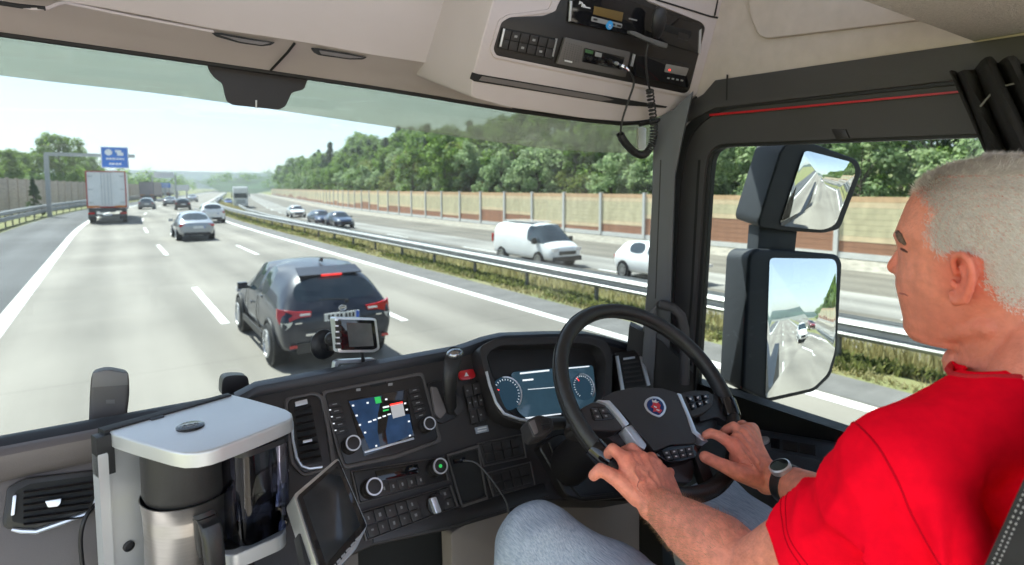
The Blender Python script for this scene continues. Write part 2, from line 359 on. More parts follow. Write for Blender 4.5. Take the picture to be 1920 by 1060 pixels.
PRO = {'pale': tree_proto('leafy_tree', 6.6, 2.5, L_pale, 46, 75, .17, seed=3, low=.04), 'pale2': tree_proto('leafy_tree', 7.4, 2.2, L_pale, 44, 75, .16, seed=5, low=.04), 'mid': tree_proto('leafy_tree', 8.5, 3.0, L_mid, 50, 75, .2, seed=8, low=.08),
       'dark': tree_proto('conifer_tree', 10.5, 2.6, L_dark, 70, 70, .2, True, seed=9, low=.08), 'yel': tree_proto('leafy_tree', 5.0, 2.2, L_yel, 34, 75, .16, seed=12, low=.04), 'big': tree_proto('leafy_tree', 11, 4.2, L_mid, 70, 85, .24, seed=21)}
used = set()
def tree(kind, x, y, z, s, label, group, rot=None):
    o = PRO[kind]
    if kind in used: o = copy_tree(o)
    used.add(kind); sz = s*random.uniform(.9, 1.1)
    o.location = (x, y, z); o.scale = (s, s, sz); o.rotation_euler = (0, 0, random.uniform(0, 6.28) if rot is None else rot)
    return tag(o, label, 'tree', group)
G1 = 'trees in the front row behind the right noise barrier'; G2 = 'trees in the back rows behind the right noise barrier'
LB = {'pale': 'pale silvery green young tree in the front row behind the tan noise barrier', 'pale2': 'slim pale green young tree in the front row behind the tan noise barrier', 'mid': 'mid green leafy tree behind the tan noise barrier', 'yel': 'low yellow green bushy tree in the front row behind the tan noise barrier', 'dark': 'tall dark conifer rising behind the paler trees on the right bank', 'big': 'tall rounded leafy tree rising behind the paler trees on the right bank'}
y = -130.
while y < 250:
    k = random.choice(['pale', 'pale', 'pale2', 'mid', 'pale2', 'yel']); x = 31.5+random.uniform(-.6, 1.6)
    if y > 120 and k.startswith('pale'): k = random.choice(['mid', 'pale', 'mid'])
    tree(k, x+off(y), y, zmed(x)-.3, random.uniform(.72, 1.0)*(.92 if k == 'mid' else 1), LB[k], G1); y += random.uniform(2.6, 3.8)*(1 if y < 120 else 1.6)
for X0, sc in ((37, .88), (43, 1.0), (51, 1.12)):
    y = -130.
    while y < 330:
        k = random.choice(['dark', 'dark', 'big', 'mid'] if y < 150 else ['big', 'mid', 'big', 'dark']); x = X0+random.uniform(-1.5, 1.5)
        s_ = sc*random.uniform(.82, 1.12)*(1.2 if k == 'mid' else 1)*(1.0 if y < 90 else 1.12 if y < 160 else 1.3)
        tree(k, x+off(y), y, zmed(x)-.3, s_, LB['big'] if k == 'mid' else LB[k], G2); y += random.uniform(4.2, 6.5)*(1 if y < 130 else 1.7)
y = -60.
while y < 260:
    k = random.choice(['mid', 'pale2', 'mid', 'yel', 'pale']); x = 34.6+random.uniform(-.5, .8)
    tree(k, x+off(y), y, zmed(x)-.3, random.uniform(.95, 1.15)*(1.35 if k == 'yel' else 1), LB[k].replace('in the front row', 'crowded close') if k != 'mid' else LB[k], G1 if k != 'mid' else G1); y += random.uniform(3.0, 4.2)*(1 if y < 120 else 1.6)
G3 = 'trees beyond the left noise barrier'
for px, Y, s_, k, lb in ((128, 96, .76, 'big', 'tallest rounded tree beyond the left barrier, behind the sign gantry arm'), (150, 112, .86, 'mid', 'mid green tree at the right end of the left tree group, beside the white lorry'), (88, 100, .8, 'mid', 'leafy tree between the tallest left tree and the gantry post'), (55, 92, .62, 'big', 'lower leafy tree left of the gantry post beyond the left barrier'), (20, 78, .55, 'big', 'leafy tree above the grey timber barrier at the left picture edge'), (-15, 70, .62, 'mid', 'leafy tree just cut by the left picture edge'), (38, 84, .72, 'pale', 'pale green tree above the grey timber barrier'), (-60, 60, .5, 'big', 'leafy tree beyond the barrier left of the windscreen'), (170, 140, .8, 'big', 'leafy tree mostly hidden behind the white lorry')):
    Y *= 1.3; p = at(px, 360, Y=Y); tree(k, p.x-1, Y, .2, s_*1.27, lb, G3)
p = at(64, 352, Y=72); tree('dark', p.x-.1, 72, -.2, .34, 'small dark green shrub growing in front of the left timber barrier', G3)
# far forested hills
def ridge(name, pts, depth, m, seed):
    mb = MB(); rings = []
    for k in range(9):
        t = k/8; rings.append([(x, yy+t*depth, (h*math.sin(t*math.pi/2)**.8)*(1+.10*noise.noise(Vector((x*.012, k*.7, seed))))+t*3*noise.noise(Vector((x*.06, k*1.3, seed+4)))-1) for x, yy, h in pts])
    mb.loft(rings, False); return tag(mb.build(name, m, sharp=180), kind='structure')
M_hill = mat('forested_hill', (.04, .07, .05), .95, var=.45, vscale=.02, bump=.6, bscale=.1)
def rl(n, x0, y0, x1, y1, hs):
    return [(x0+(x1-x0)*i/(n-1), y0+(y1-y0)*i/(n-1), hs[0]+(hs[1]-hs[0])*i/(n-1)+hs[2]*math.sin(math.pi*i/(n-1))) for i in range(n)]
ridge('hills', rl(60, -900, 1250, 1100, 1150, (46, 22, 10)), 420, M_hill, 3)
ridge('hills', rl(50, 60, 420, 700, 360, (9, 26, 8)), 160, mat('forested_hill_near', (.035, .07, .025), .95, var=.5, vscale=.05, bump=.6, bscale=.2), 8)
mb = MB(); M_ = rl(40, 1100, -330, -900, -380, (9, 5, 4))
ridge('hills', M_, -300, M_hill, 5)
# far-off wood lining the bend, too distant to tell trunks apart
def wood(name, spots, leaf, seed, n=60, ls=.5):
    rg = random.Random(seed); V = []; Fc = []
    for x, y, z, r, h in spots:
        for k in range(n):
            d = Vector((rg.gauss(0, 1), rg.gauss(0, 1), rg.gauss(0, 1))).normalized(); p = Vector((x, y, z+h*.5)) + Vector((d.x*r, d.y*r, d.z*h*.5))*rg.random()**.4
            nn = (d+Vector((0, 0, .4))).normalized(); u = nn.orthogonal().normalized(); v = nn.cross(u); i0 = len(V); s_ = ls*rg.uniform(.6, 1.4)
            V += [p-u*s_, p-v*s_*.6, p+u*s_, p+v*s_*.6]; Fc.append((i0, i0+1, i0+2, i0+3))
    me = bpy.data.meshes.new(name); me.from_pydata([tuple(v) for v in V], [], Fc); o = link(name, me, leaf, None, 0, False); return tag(o, None, None, None, 'stuff')
sp = []
for i in range(150):
    y = random.uniform(240, 520); x = 34+off(y)*random.uniform(.98, 1.05)+random.uniform(0, 60); sp.append((x, y, 0, random.uniform(3, 5), random.uniform(8, 13)))
for i in range(70):
    y = random.uniform(200, 480); x = -14+off(y)-random.uniform(0, 50); sp.append((x, y, 0, random.uniform(3, 5), random.uniform(8, 14)))
for i in range(110):
    sp.append((random.uniform(-60, 230), random.uniform(520, 640), 0, random.uniform(4, 7), random.uniform(9, 17)))
for i in range(220):
    t = random.random(); q = random.random(); sp.append((60+640*t, 425-60*t+q*150, (9+17*t+8*math.sin(math.pi*t))*math.sin(q*math.pi/2)**.8-1, random.uniform(4, 7), random.uniform(7, 12)))
wood('far_wood', sp, L_mid, 4, 90, .6)
# dry grass and weeds of the median
def blades(name, n, xr, yr, h, leaf, seed, w=.012, hvar=.5, clump=.0, lean=.35):
    rg = random.Random(seed); V = []; Fc = []; i = 0
    while i < n:
        y = yr[0]+(yr[1]-yr[0])*rg.random()**1.7; x = rg.uniform(*xr)
        if clump and noise.noise(Vector((x*.9, y*.45, seed))) < clump: i += .25; continue
        hh = h*rg.uniform(1-hvar, 1+hvar); a = rg.uniform(0, 6.28); b = Vector((x+off(y), y, zmed(x)-.01)); t = b+Vector((rg.gauss(0, lean)*hh*.6, rg.gauss(0, lean)*hh*.6, hh)); ww = w*(1+y/30); s_ = Vector((math.cos(a), math.sin(a), 0))*ww
        md = b*.5+t*.5+Vector((0, 0, hh*.08)); i0 = len(V); V += [b-s_, b+s_, md+s_*.9, md-s_*.9, t]; Fc += [(i0, i0+1, i0+2, i0+3), (i0+3, i0+2, i0+4)]; i += 1
    me = bpy.data.meshes.new(name); me.from_pydata([tuple(v) for v in V], [], Fc); return tag(link(name, me, leaf, None, 0, False), None, None, None, 'stuff')
L_straw = leafmat('straw', (.27, .23, .10), (.46, .42, .22), 1.5); L_weed = leafmat('weeds', (.09, .12, .03), (.26, .27, .09), 1.5)
blades('dry_grass', 17000, (9.9, 13.2), (1, 120), .27, L_straw, 2, .014, .6, -.1)
blades('weeds', 24000, (8.9, 9.9), (1, 140), .12, L_weed, 3, .022, .6, -.12, .8)
blades('verge_grass', 14000, (8.7, 9.9), (0, 90), .09, L_straw, 5, .014, .6, -.3, .8)
# ================================================================= VEHICLES
M_tyre = mat('tyre_rubber', (.02, .02, .02), .85, var=.2); M_rim = mat('alloy', (.62, .63, .65), .3, .8, var=.05); M_glassd = mat('dark_car_glass', (.03, .045, .055), .04, 0, var=.3, vscale=1, spec=1.)
M_red = mat('tail_lamp_red', (.55, .012, .015), .15, coat=.6); M_redlit = mat('tail_lamp_lit', (.75, .02, .02), .15, emit=((1, .03, .02), .5)); M_clear = mat('clear_lamp', (.75, .72, .72), .12, .2); M_plate = mat('white_plate', (.78, .78, .76), .4); M_blue = mat('plate_blue', (.03, .12, .55), .4)
M_seal_car = mat('panel_gap', (.006, .006, .006), .8); M_blk = mat('black_plastic', (.018, .018, .02), .45, bump=.05, bscale=300); M_chrome = mat('chrome', (.75, .76, .78), .12, 1., var=.03); M_orange = mat('orange_reflector', (.75, .25, .03), .3)
M_tar = mat('number_black', (.02, .02, .025), .5)
def paint(name, col, rough=.28, metal=.25): return mat(name, col, rough, metal, var=.05, vscale=2, coat=1.)
def wheel(root, x, y, r, wd, side, rimm=None, n=10):
    mb = MB(); rp = .69*r
    mb.lathe([(rp, -wd/2), (r*.93, -wd/2), (r, -wd*.36), (r, wd*.36), (r*.93, wd/2), (rp, wd/2)], (x, y, r), (1, 0, 0), 28)
    t = mb.build('wheel', M_tyre, root)
    mb = MB(); xo = x+side*wd*.5
    mb.lathe([(rp*1.0, 0), (rp*1.0, .02), (rp*.9, .022), (rp*.86, -.03), (.02, -.05)], (xo, y, r), (side, 0, 0), 28)
    for k in range(n):
        a = 2*math.pi*k/n; M = Matrix.Rotation(a, 3, 'X'); mb.box(Vector((xo-side*.005, y, r))+M @ Vector((0, 0, rp*.52)), (.03, rp*.17, rp*.86), M, .004)
    mb.lathe([(rp*.22, 0), (rp*.2, .02), (.01, .022)], (xo-side*.012, y, r), (side, 0, 0), 14)
    mb.build('rim', rimm or M_rim, t); return t
def carbody(root, st, glassf, pm, sub=2, extra=None):
    """st: stations rear to front (y, zb, (x,z) sill, mid, belt, roof, ztop); glassf(i,k)->True where a pane sits"""
    bm = bmesh.new(); rows = []
    for y, zb, a, b, c, d, zt in st:
        half = [(a[0]*.93, zb), a, b, c, d]
        pts = [(0, zb)]+half+[(0, zt)]+[(-x, z) for x, z in half[::-1]]
        rows.append([bm.verts.new((x, y, z)) for x, z in pts])
    n = len(rows[0])
    for i in range(len(rows)-1):
        for k in range(n):
            j = (k+1) % n; f = bm.faces.new([rows[i][k], rows[i][j], rows[i+1][j], rows[i+1][k]])
            kk = k if k < 6 else 11-k
            f.material_index = 1 if glassf(i, kk) else 0
    bm.faces.new(rows[0][::-1]); bm.faces.new(rows[-1]); bmesh.ops.recalc_face_normals(bm, faces=bm.faces[:])
    cl = bm.edges.layers.float.new('crease_edge')
    for e in bm.edges:
        if len(e.link_faces) == 2 and e.link_faces[0].material_index != e.link_faces[1].material_index: e[cl] = .75
    me = bpy.data.meshes.new('body'); bm.to_mesh(me); bm.free()
    o = bpy.data.objects.new('body', me); COL.objects.link(o); md = o.modifiers.new('s', 'SUBSURF'); md.levels = md.render_levels = sub; bake(o)
    out = []
    for idx, nm, mm in ((0, 'body', pm), (1, 'window', M_glassd)):
        b2 = bmesh.new(); b2.from_mesh(o.data); bmesh.ops.delete(b2, geom=[f for f in b2.faces if f.material_index != idx], context='FACES')
        if idx == 1:   # every pane a part of its own
            todo = set(b2.faces); isl = []
            while todo:
                s0 = [todo.pop()]; g = []
                while s0:
                    f = s0.pop(); g.append(f)
                    for e in f.edges:
                        for f2 in e.link_faces:
                            if f2 in todo: todo.remove(f2); s0.append(f2)
                isl.append(g)
            for g in isl:
                m2 = bmesh.new(); vm = {}
                for f in g: 
                    nf = m2.faces.new([vm.setdefault(v, None) or vm.__setitem__(v, m2.verts.new(v.co)) or vm[v] for v in f.verts]); nf.material_index = 0
                m3 = bpy.data.meshes.new('window'); m2.to_mesh(m3); m2.free(); link('window', m3, mm, root, 180)
            b2.free()
        else:
            for f in b2.faces: f.material_index = 0
            m3 = bpy.data.meshes.new(nm); b2.to_mesh(m3); b2.free(); body = link(nm, m3, mm, root, 60)
    bpy.data.objects.remove(o); return body
def arch(root, x, y, r, side, m=None):
    mb = MB(); mb.lathe([(r*.9, -.25), (r, -.02), (r*.97, .0), (r*.88, 0), (r*.86, -.2)], (x, y, r*.85), (side, 0, 0), 26, cap=False)
    mb.lathe([(r*.9, -.12), (.02, -.12)], (x, y, r*.85), (side, 0, 0), 20); return mb.build('wheel_arch', m or M_blk, root)
def plate(root, x, y, z, txt=True, flip=False):
    mb = MB(); mb.box((x, y, z), (.54, .015, .12), bev=.005); p = mb.build('number_plate', M_plate, root)
    mb = MB(); mb.box((x+.24, y-.009, z), (.05, .004, .11)); mb.build('plate_strip', M_blue, p)
    if txt:
        mb = MB(); rg = random.Random(3); xx = -.2
        for k in range(7):
            mb.box((x+xx, y-.009, z), (.035, .004, .075)); xx += .056 if k not in (1, 3) else .075
        mb.build('plate_characters', M_tar, p)
# ---- black crossover straight ahead-right
def suv(name, label, pm, lit=True):
    r = empty(name, (0, 0, 0), label, 'car')
    st = [(-2.15, .42, (.60, .47), (.74, .60), (.73, .70), (.70, .78), .80), (-2.10, .33, (.78, .42), (.84, .62), (.82, .84), (.76, .93), .96), (-1.99, .28, (.83, .40), (.885, .68), (.845, .97), (.70, 1.05), 1.07),
          (-1.72, .25, (.84, .40), (.885, .72), (.83, 1.02), (.61, 1.40), 1.44), (-1.60, .25, (.84, .40), (.885, .72), (.835, 1.04), (.60, 1.51), 1.565), (-1.0, .24, (.84, .38), (.88, .70), (.845, 1.03), (.60, 1.55), 1.60), (-.42, .24, (.84, .38), (.88, .70), (.845, 1.01), (.605, 1.555), 1.615), (-.34, .24, (.84, .38), (.88, .70), (.845, 1.01), (.605, 1.555), 1.615),
          (.30, .24, (.84, .38), (.88, .70), (.84, .99), (.60, 1.50), 1.56), (.62, .24, (.84, .38), (.88, .70), (.835, .98), (.62, 1.30), 1.38), (1.15, .25, (.84, .40), (.88, .70), (.80, .96), (.70, 1.0), 1.05), (1.85, .28, (.82, .42), (.85, .66), (.74, .86), (.62, .90), .93), (2.12, .34, (.66, .46), (.72, .60), (.66, .74), (.5, .79), .81)]
    carbody(r, st, lambda i, k: (k == 4 and i in (5, 7, 8)) or (k == 5 and i in (2, 9)), pm, 2)
    for sx in (-1, 1):
        for y in (-1.32, 1.32): arch(r, sx*.893, y, .41, sx); wheel(r, sx*.80, y, .335, .22, sx)
        mb = MB(); mb.box((sx*.93, .62, 1.02), (.16, .09, .12), bev=.045, seg=4); mb.box((sx*.87, .64, .98), (.12, .05, .05), bev=.01); mb.build('wing_mirror', pm, r)
        # tail lamp: wraps the corner and tapers inward
        mb = MB(); mb.loft([[(sx*x, y-d, z) for x, y, z in ((.42, -2.105, .95), (.62, -2.09, .965), (.76, -2.045, .99), (.855, -1.93, 1.0), (.862, -1.86, 1.0), (.875, -1.9, .86), (.86, -1.98, .78), (.80, -2.06, .74), (.72, -2.11, .84), (.60, -2.125, .875), (.44, -2.125, .88))] for d in (-.03, .022)]); L = mb.build('tail_lamp', M_red, r)
        mb = MB(); mb.loft([[(sx*x, y-d, z) for x, y, z in ((.70, -2.125, .82), (.80, -2.075, .80), (.85, -2.01, .80), (.84, -2.03, .73), (.80, -2.085, .70), (.74, -2.12, .75))] for d in (-.02, .024)]); mb.build('clear_lens', M_clear, L)
        mb = MB(); mb.box((sx*.52, -2.135, .915), (.15, .03, .03), bev=.006); mb.build('white_lens', M_clear, L)
        mb = MB(); mb.box((sx*.66, -2.16, .435), (.2, .03, .045), bev=.008); mb.build('rear_reflector', M_red, r)
        mb = MB(); mb.box((sx*.893, .05, .80), (.022, .17, .03), bev=.008); mb.box((sx*.84, -.62, 1.0), (.03, .14, .03), bev=.008); mb.build('door_handle', pm, r)
        mb = MB(); mb.box((sx*.885, 0, .37), (.03, 1.75, .11), bev=.02); mb.build('side_skirt', M_blk, r)
        mb = MB(); mb.box((sx*.7, 2.02, .72), (.24, .14, .10), bev=.03); mb.build('headlight', M_clear, r)
    mb = MB(); mb.prism([(-.50, -1.745, 1.452), (.50, -1.745, 1.452), (.48, -1.45, 1.545), (-.48, -1.45, 1.545)], (0, 0, .016), .006); mb.build('roof_spoiler', pm, r)
    mb = MB(); mb.box((0, -1.757, 1.452), (.32, .025, .032), bev=.006); mb.build('brake_lamp', M_redlit, r)
    mb = MB(); mb.box((0, -2.165, .60), (1.05, .03, .035), bev=.01); mb.build('bumper_trim', M_chrome, r)
    mb = MB(); mb.box((0, -2.13, .40), (1.30, .1, .16), bev=.03); mb.build('bumper_lower', M_blk, r)
    mb = MB(); mb.tube([(.12, -2.09, 1.075), (-.05, -2.06, 1.10), (-.28, -2.04, 1.11)], .012, 6); mb.box((.12, -2.10, 1.06), (.05, .05, .05), bev=.01); mb.build('rear_wiper', M_blk, r)
    mb = MB(); mb.prism([(0, -1.2, 1.60), (0, -1.02, 1.60), (0, -1.17, 1.68), (0, -1.21, 1.68)], (.03, 0, 0), .006); mb.build('roof_antenna', M_blk, r)
    mb = MB(); mb.tube([(.05+.055*math.cos(a), -2.115, .955+.04*math.sin(a)) for a in [k*.524 for k in range(12)]], .009, 6, True); mb.box((.05, -2.115, .955), (.07, .012, .014)); mb.build('badge', M_chrome, r)
    for y, z1 in ((-.40, 1.0), (.62, .96)):
        for sx in (-1, 1):
            mb = MB(); mb.tube([(sx*.838, y, .40), (sx*.886, y, .62), (sx*.884, y, .78), (sx*.848, y+.02, z1-.02)], .005, 5); mb.build('door_gap', M_seal_car, r)
    mb = MB(); mb.tube([(-.86, -1.90, .73), (-.80, -2.075, .70), (-.62, -2.135, .665), (0, -2.155, .655), (.62, -2.135, .665), (.80, -2.075, .70), (.86, -1.90, .73)], .006, 5); mb.build('bumper_gap', M_seal_car, r)
    plate(r, 0.03, -2.150, .835)
    for sx, tx in ((-.62, .10), (.62, .10)):
        mb = MB(); mb.box((sx, -2.142, .79), (tx, .012, .02), bev=.003); mb.build('lettering', M_chrome, r)
    return r
c = suv('car', 'dark blue black crossover with red tail lamps, nearest car ahead', mat('midnight_blue_paint', (.016, .021, .036), .42, .15, var=.05, vscale=2, coat=.7, spec=.4))
c.location = (2.80, 10.75, 0); c.scale = (.98, .98, .94); c.rotation_euler = (0, 0, R(-.5))
# ---- saloons and hatchbacks further off
def sedan(name, label, pm, hatch=False, group=None, front_lit=False, sc=(1, 1, 1)):
    r = empty(name, (0, 0, 0), label, 'car', group); e = .0 if not hatch else .28
    st = [(-2.25+e, .40, (.55, .45), (.68, .60), (.68, .74), (.64, .82), .84), (-2.18+e, .30, (.74, .40), (.82, .62), (.80, .86), (.72, .95), .98), ((-1.72 if not hatch else -1.86), .24, (.82, .38), (.87, .66), (.82, .95), (.68, 1.02), 1.05),
          (-1.05 if not hatch else -1.5, .22, (.83, .36), (.88, .66), (.80, .98), (.56, 1.36), 1.41), (-.75 if not hatch else -1.1, .22, (.83, .36), (.88, .66), (.80, .97), (.56, 1.40), 1.455), (-.05, .22, (.83, .36), (.88, .66), (.80, .95), (.57, 1.42), 1.48), (.03, .22, (.83, .36), (.88, .66), (.80, .95), (.57, 1.42), 1.48),
          (.45, .22, (.83, .36), (.88, .66), (.80, .94), (.56, 1.34), 1.40), (1.05, .23, (.83, .38), (.87, .66), (.79, .90), (.70, .95), .99), (1.8, .26, (.80, .40), (.83, .62), (.72, .78), (.60, .83), .86), (2.2, .32, (.62, .44), (.68, .56), (.62, .68), (.48, .73), .75)]
    carbody(r, st, lambda i, k: (k == 4 and i in (4, 6, 7)) or (k == 5 and i in (2, 7)), pm, 2)
    for sx in (-1, 1):
        for y in (-1.3, 1.35): wheel(r, sx*.79, y, .32, .2, sx); arch(r, sx*.882, y, .37, sx)
        mb = MB(); mb.box((sx*.95, .55, .98), (.2, .1, .13), bev=.04); mb.build('wing_mirror', pm, r)
        mb = MB(); mb.box((sx*.66, -2.17+e, .80), (.28, .10, .13), bev=.03); mb.build('tail_lamp', M_red, r)
        mb = MB(); mb.box((sx*.62, 2.08, .66), (.30, .2, .11), bev=.03); mb.build('headlight', M_clear, r)
    mb = MB(); mb.box((0, 2.2, .50), (.9, .06, .2), bev=.03); mb.build('grille', M_blk, r)
    mb = MB(); mb.box((0, -2.24+e, .36), (1.2, .08, .14), bev=.03); mb.build('bumper_lower', M_blk, r)
    plate(r, .1, -2.26+e, .70, False); r.scale = sc
    return r
def place(o, px, py, Z, rot=0., base=None):
    p = at(px, py, Z=Z); o.location = p; o.rotation_euler = (0, 0, rot); return o
def hd(Y): return -math.atan((off(Y+2)-off(Y-2))/4)
GA = 'cars driving ahead on the same carriageway'; GO = 'vehicles coming the other way'
silver = paint('silver_paint', (.40, .42, .45), .3, .5); white = paint('white_paint', (.88, .88, .87), .3, 0); navy = paint('navy_paint', (.03, .06, .12)); dark = paint('dark_red_black_paint', (.03, .02, .022)); grey = paint('grey_paint', (.2, .21, .22))
def ahead(o, px, py, back):   # rear bumper ground point at the pixel
    p = at(px, py, Z=0); a = hd(p.y); o.location = (p.x - math.sin(a)*back, p.y + math.cos(a)*back, 0); o.rotation_euler = (0, 0, a); return o
ahead(sedan('car', 'silver saloon in the middle lane, second car ahead', silver, False, GA), 371, 452, 2.3)
ahead(sedan('car', 'white hatchback in the fast lane just beyond the silver saloon', white, True, GA, sc=(1, 1, 1.05)), 401, 419, 2.1)
ahead(sedan('car', 'small dark car ahead of the white hatchback', dark, True, GA), 343, 394, 2.1)
ahead(sedan('car', 'grey car right behind the far lorry in the slow lane', grey, True, GA), 274, 393, 2.1)
ahead(sedan('car', 'dark grey saloon far ahead, left of the small dark car', grey, False, GA), 318, 387, 2.2)
ahead(sedan('car', 'pale car farthest ahead in the fast lane', silver, False, GA), 360, 379, 2.2)
def oncoming(o, px, py):
    p = at(px, py, Z=-.86); o.location = p; o.rotation_euler = (0, 0, math.pi+hd(p.y)); return o
oncoming(sedan('car', 'first of the two dark blue oncoming cars, left and partly hidden', navy, True, GO), 601, 422)
oncoming(sedan('car', 'second of the two dark blue oncoming cars, right and nearer', navy, False, GO), 636, 426)
oncoming(sedan('car', 'small white oncoming car in front of the rust brown barrier boards', white, False, GO), 555, 407)
oncoming(sedan('car', 'large white oncoming hatchback partly hidden by the windscreen pillar', white, True, GO, sc=(1.02, .86, 1.04)), 1236, 524)
oncoming(sedan('car', 'silver car far off in the oncoming traffic left of the white lorry', silver, False, GO), 412, 381)
oncoming(sedan('car', 'blue car following the oncoming white lorry', paint('blue_paint', (.03, .08, .3)), True, GO), 428, 385)
# ---- white panel van, oncoming
def van(name, label, pm, group):
    r = empty(name, (0, 0, 0), label, 'van', group)
    st = [(-2.42, .40, (.80, .46), (.84, .7), (.83, 1.05), (.76, 1.78), 1.82), (-2.36, .32, (.92, .44), (.95, .75), (.93, 1.10), (.82, 1.90), 1.95), (-.2, .28, (.93, .44), (.955, .75), (.94, 1.10), (.82, 1.93), 1.98), (.45, .28, (.93, .44), (.955, .75), (.94, 1.10), (.81, 1.91), 1.97), (.55, .28, (.93, .44), (.955, .75), (.94, 1.10), (.81, 1.90), 1.96),
          (1.05, .28, (.93, .44), (.955, .75), (.935, 1.10), (.79, 1.82), 1.90), (1.35, .28, (.93, .44), (.955, .75), (.92, 1.10), (.77, 1.62), 1.70), (1.85, .30, (.92, .44), (.94, .75), (.88, 1.06), (.78, 1.12), 1.17), (2.30, .34, (.88, .46), (.88, .72), (.80, .92), (.70, .98), 1.02), (2.45, .40, (.74, .5), (.76, .66), (.72, .80), (.6, .86), .88)]
    carbody(r, st, lambda i, k: (k == 4 and i in (4, 5, 6)) or (k == 5 and i in (5, 6)), pm, 2)
    for sx in (-1, 1):
        for y in (-1.5, 1.5): wheel(r, sx*.86, y, .34, .22, sx); arch(r, sx*.957, y, .39, sx)
        mb = MB(); mb.box((sx*1.06, 1.35, 1.18), (.22, .12, .26), bev=.05); mb.build('wing_mirror', M_blk, r)
        mb = MB(); mb.box((sx*.66, 2.36, .83), (.30, .14, .16), bev=.04); mb.build('headlight', M_clear, r)
        mb = MB(); mb.box((sx*.85, -2.41, 1.1), (.12, .08, .4), bev=.02); mb.build('tail_lamp', M_red, r)
    mb = MB(); mb.box((0, 2.44, .68), (.95, .06, .16), bev=.03); mb.build('grille', M_blk, r)
    mb = MB(); mb.box((0, 2.42, .42), (1.55, .16, .2), bev=.05); mb.build('front_bumper', M_blk, r)
    mb = MB(); mb.box((0, -.6, 1.985), (1.2, 2.2, .04), bev=.015); mb.build('roof_rack', white, r)
    return r
p = at(1003, 492, Z=-.86); v = van('van', 'white oncoming panel van in front of the noise barrier', white, GO); v.location = p; v.rotation_euler = (0, 0, math.pi)
# ---- lorries
M_lw = mat('lorry_white', (.92, .92, .91), .5, var=.06, vscale=1.5); M_lred = mat('lorry_red', (.5, .04, .03), .5); M_fr = mat('chassis_grey', (.10, .10, .105), .6)
def trailer(name, label, body, frame, L=12.5, group=None, small=False):
    r = empty(name, (0, 0, 0), label, 'lorry', group)
    mb = MB(); mb.box((0, L/2, 2.6), (2.5, L, 2.75), bev=.03); mb.build('trailer_body', body, r)
    mb = MB(); mb.ring3([Vector((x, -.03, z)) for x, z in ((-1.275, 1.2), (1.275, 1.2), (1.275, 4.0), (-1.275, 4.0))], [Vector((x, -.03, z)) for x, z in ((-1.19, 1.3), (1.19, 1.3), (1.19, 3.92), (-1.19, 3.92))], (0, .08, 0)); mb.build('rear_frame', frame, r)
    for sx in (-1, 1):
        mb = MB(); mb.box((sx*.6, -.02, 2.62), (1.16, .06, 2.58), bev=.015); d = mb.build('rear_door', body, r)
        mb = MB()
        for q in (.12, .30): mb.tube([(sx*q, -.065, 1.35), (sx*q, -.065, 3.9)], .014, 8)
        for z in (1.6, 2.6, 3.6): mb.box((sx*1.0, -.06, z), (.3, .03, .06), bev=.005)
        mb.build('door_bar', mat('door_bar_grey', (.45, .45, .45), .4, .4), d)
        mb = MB(); mb.box((sx*.83, -.05, 1.30), (.72, .05, .12), bev=.01); mb.build('marker_panel', M_orange, r)
        mb = MB(); mb.box((sx*1.02, -.06, .78), (.42, .08, .16), bev=.02); mb.build('tail_lamp', M_red, r)
        for q in range(3): 
            mb = MB(); mb.lathe([(.3, -.3), (.5, -.3), (.52, 0), (.3, 0), (.1, -.05)], (sx*1.2, 1.2+q*1.3, .52), (sx, 0, 0), 24); mb.build('wheel', M_tyre, r)
        mb = MB(); mb.box((sx*1.0, .5, .55), (.5, .04, .55), bev=.01); mb.build('mud_flap', M_blk, r)
    mb = MB(); mb.box((0, .02, .62), (2.3, .12, .16), bev=.02); mb.box((0, .2, 1.05), (2.4, .3, .22), bev=.02); mb.box((0, L/2, 1.0), (1.0, L, .3)); mb.build('underrun_bar', M_fr, r)
    mb = MB(); mb.box((0, L+1.6, 2.2), (2.45, 2.1, 3.0), bev=.15); mb.build('cab', body, r)
    plate(r, 0, -.08, .64, False)
    return r
t = trailer('lorry', 'white box lorry with red edged rear doors in the slow lane', M_lw, M_lred); ahead(t, 203, 419, 0)
mb = MB(); mb.box((-.6, -.06, 3.35), (.62, .012, .10)); mb.box((.6, -.06, 3.35), (.5, .012, .05)); mb.build('door_print', mat('faded_print', (.55, .52, .52), .6), t)
t = trailer('lorry', 'grey brown lorry far ahead in the slow lane, smaller than the white one', mat('lorry_grey', (.36, .30, .30), .6), M_fr); ahead(t, 276, 378, 0)
t = trailer('lorry', 'distant pale lorry beyond the far sign gantry', mat('lorry_cream', (.66, .64, .58), .6), M_fr); ahead(t, 309, 371, 0)
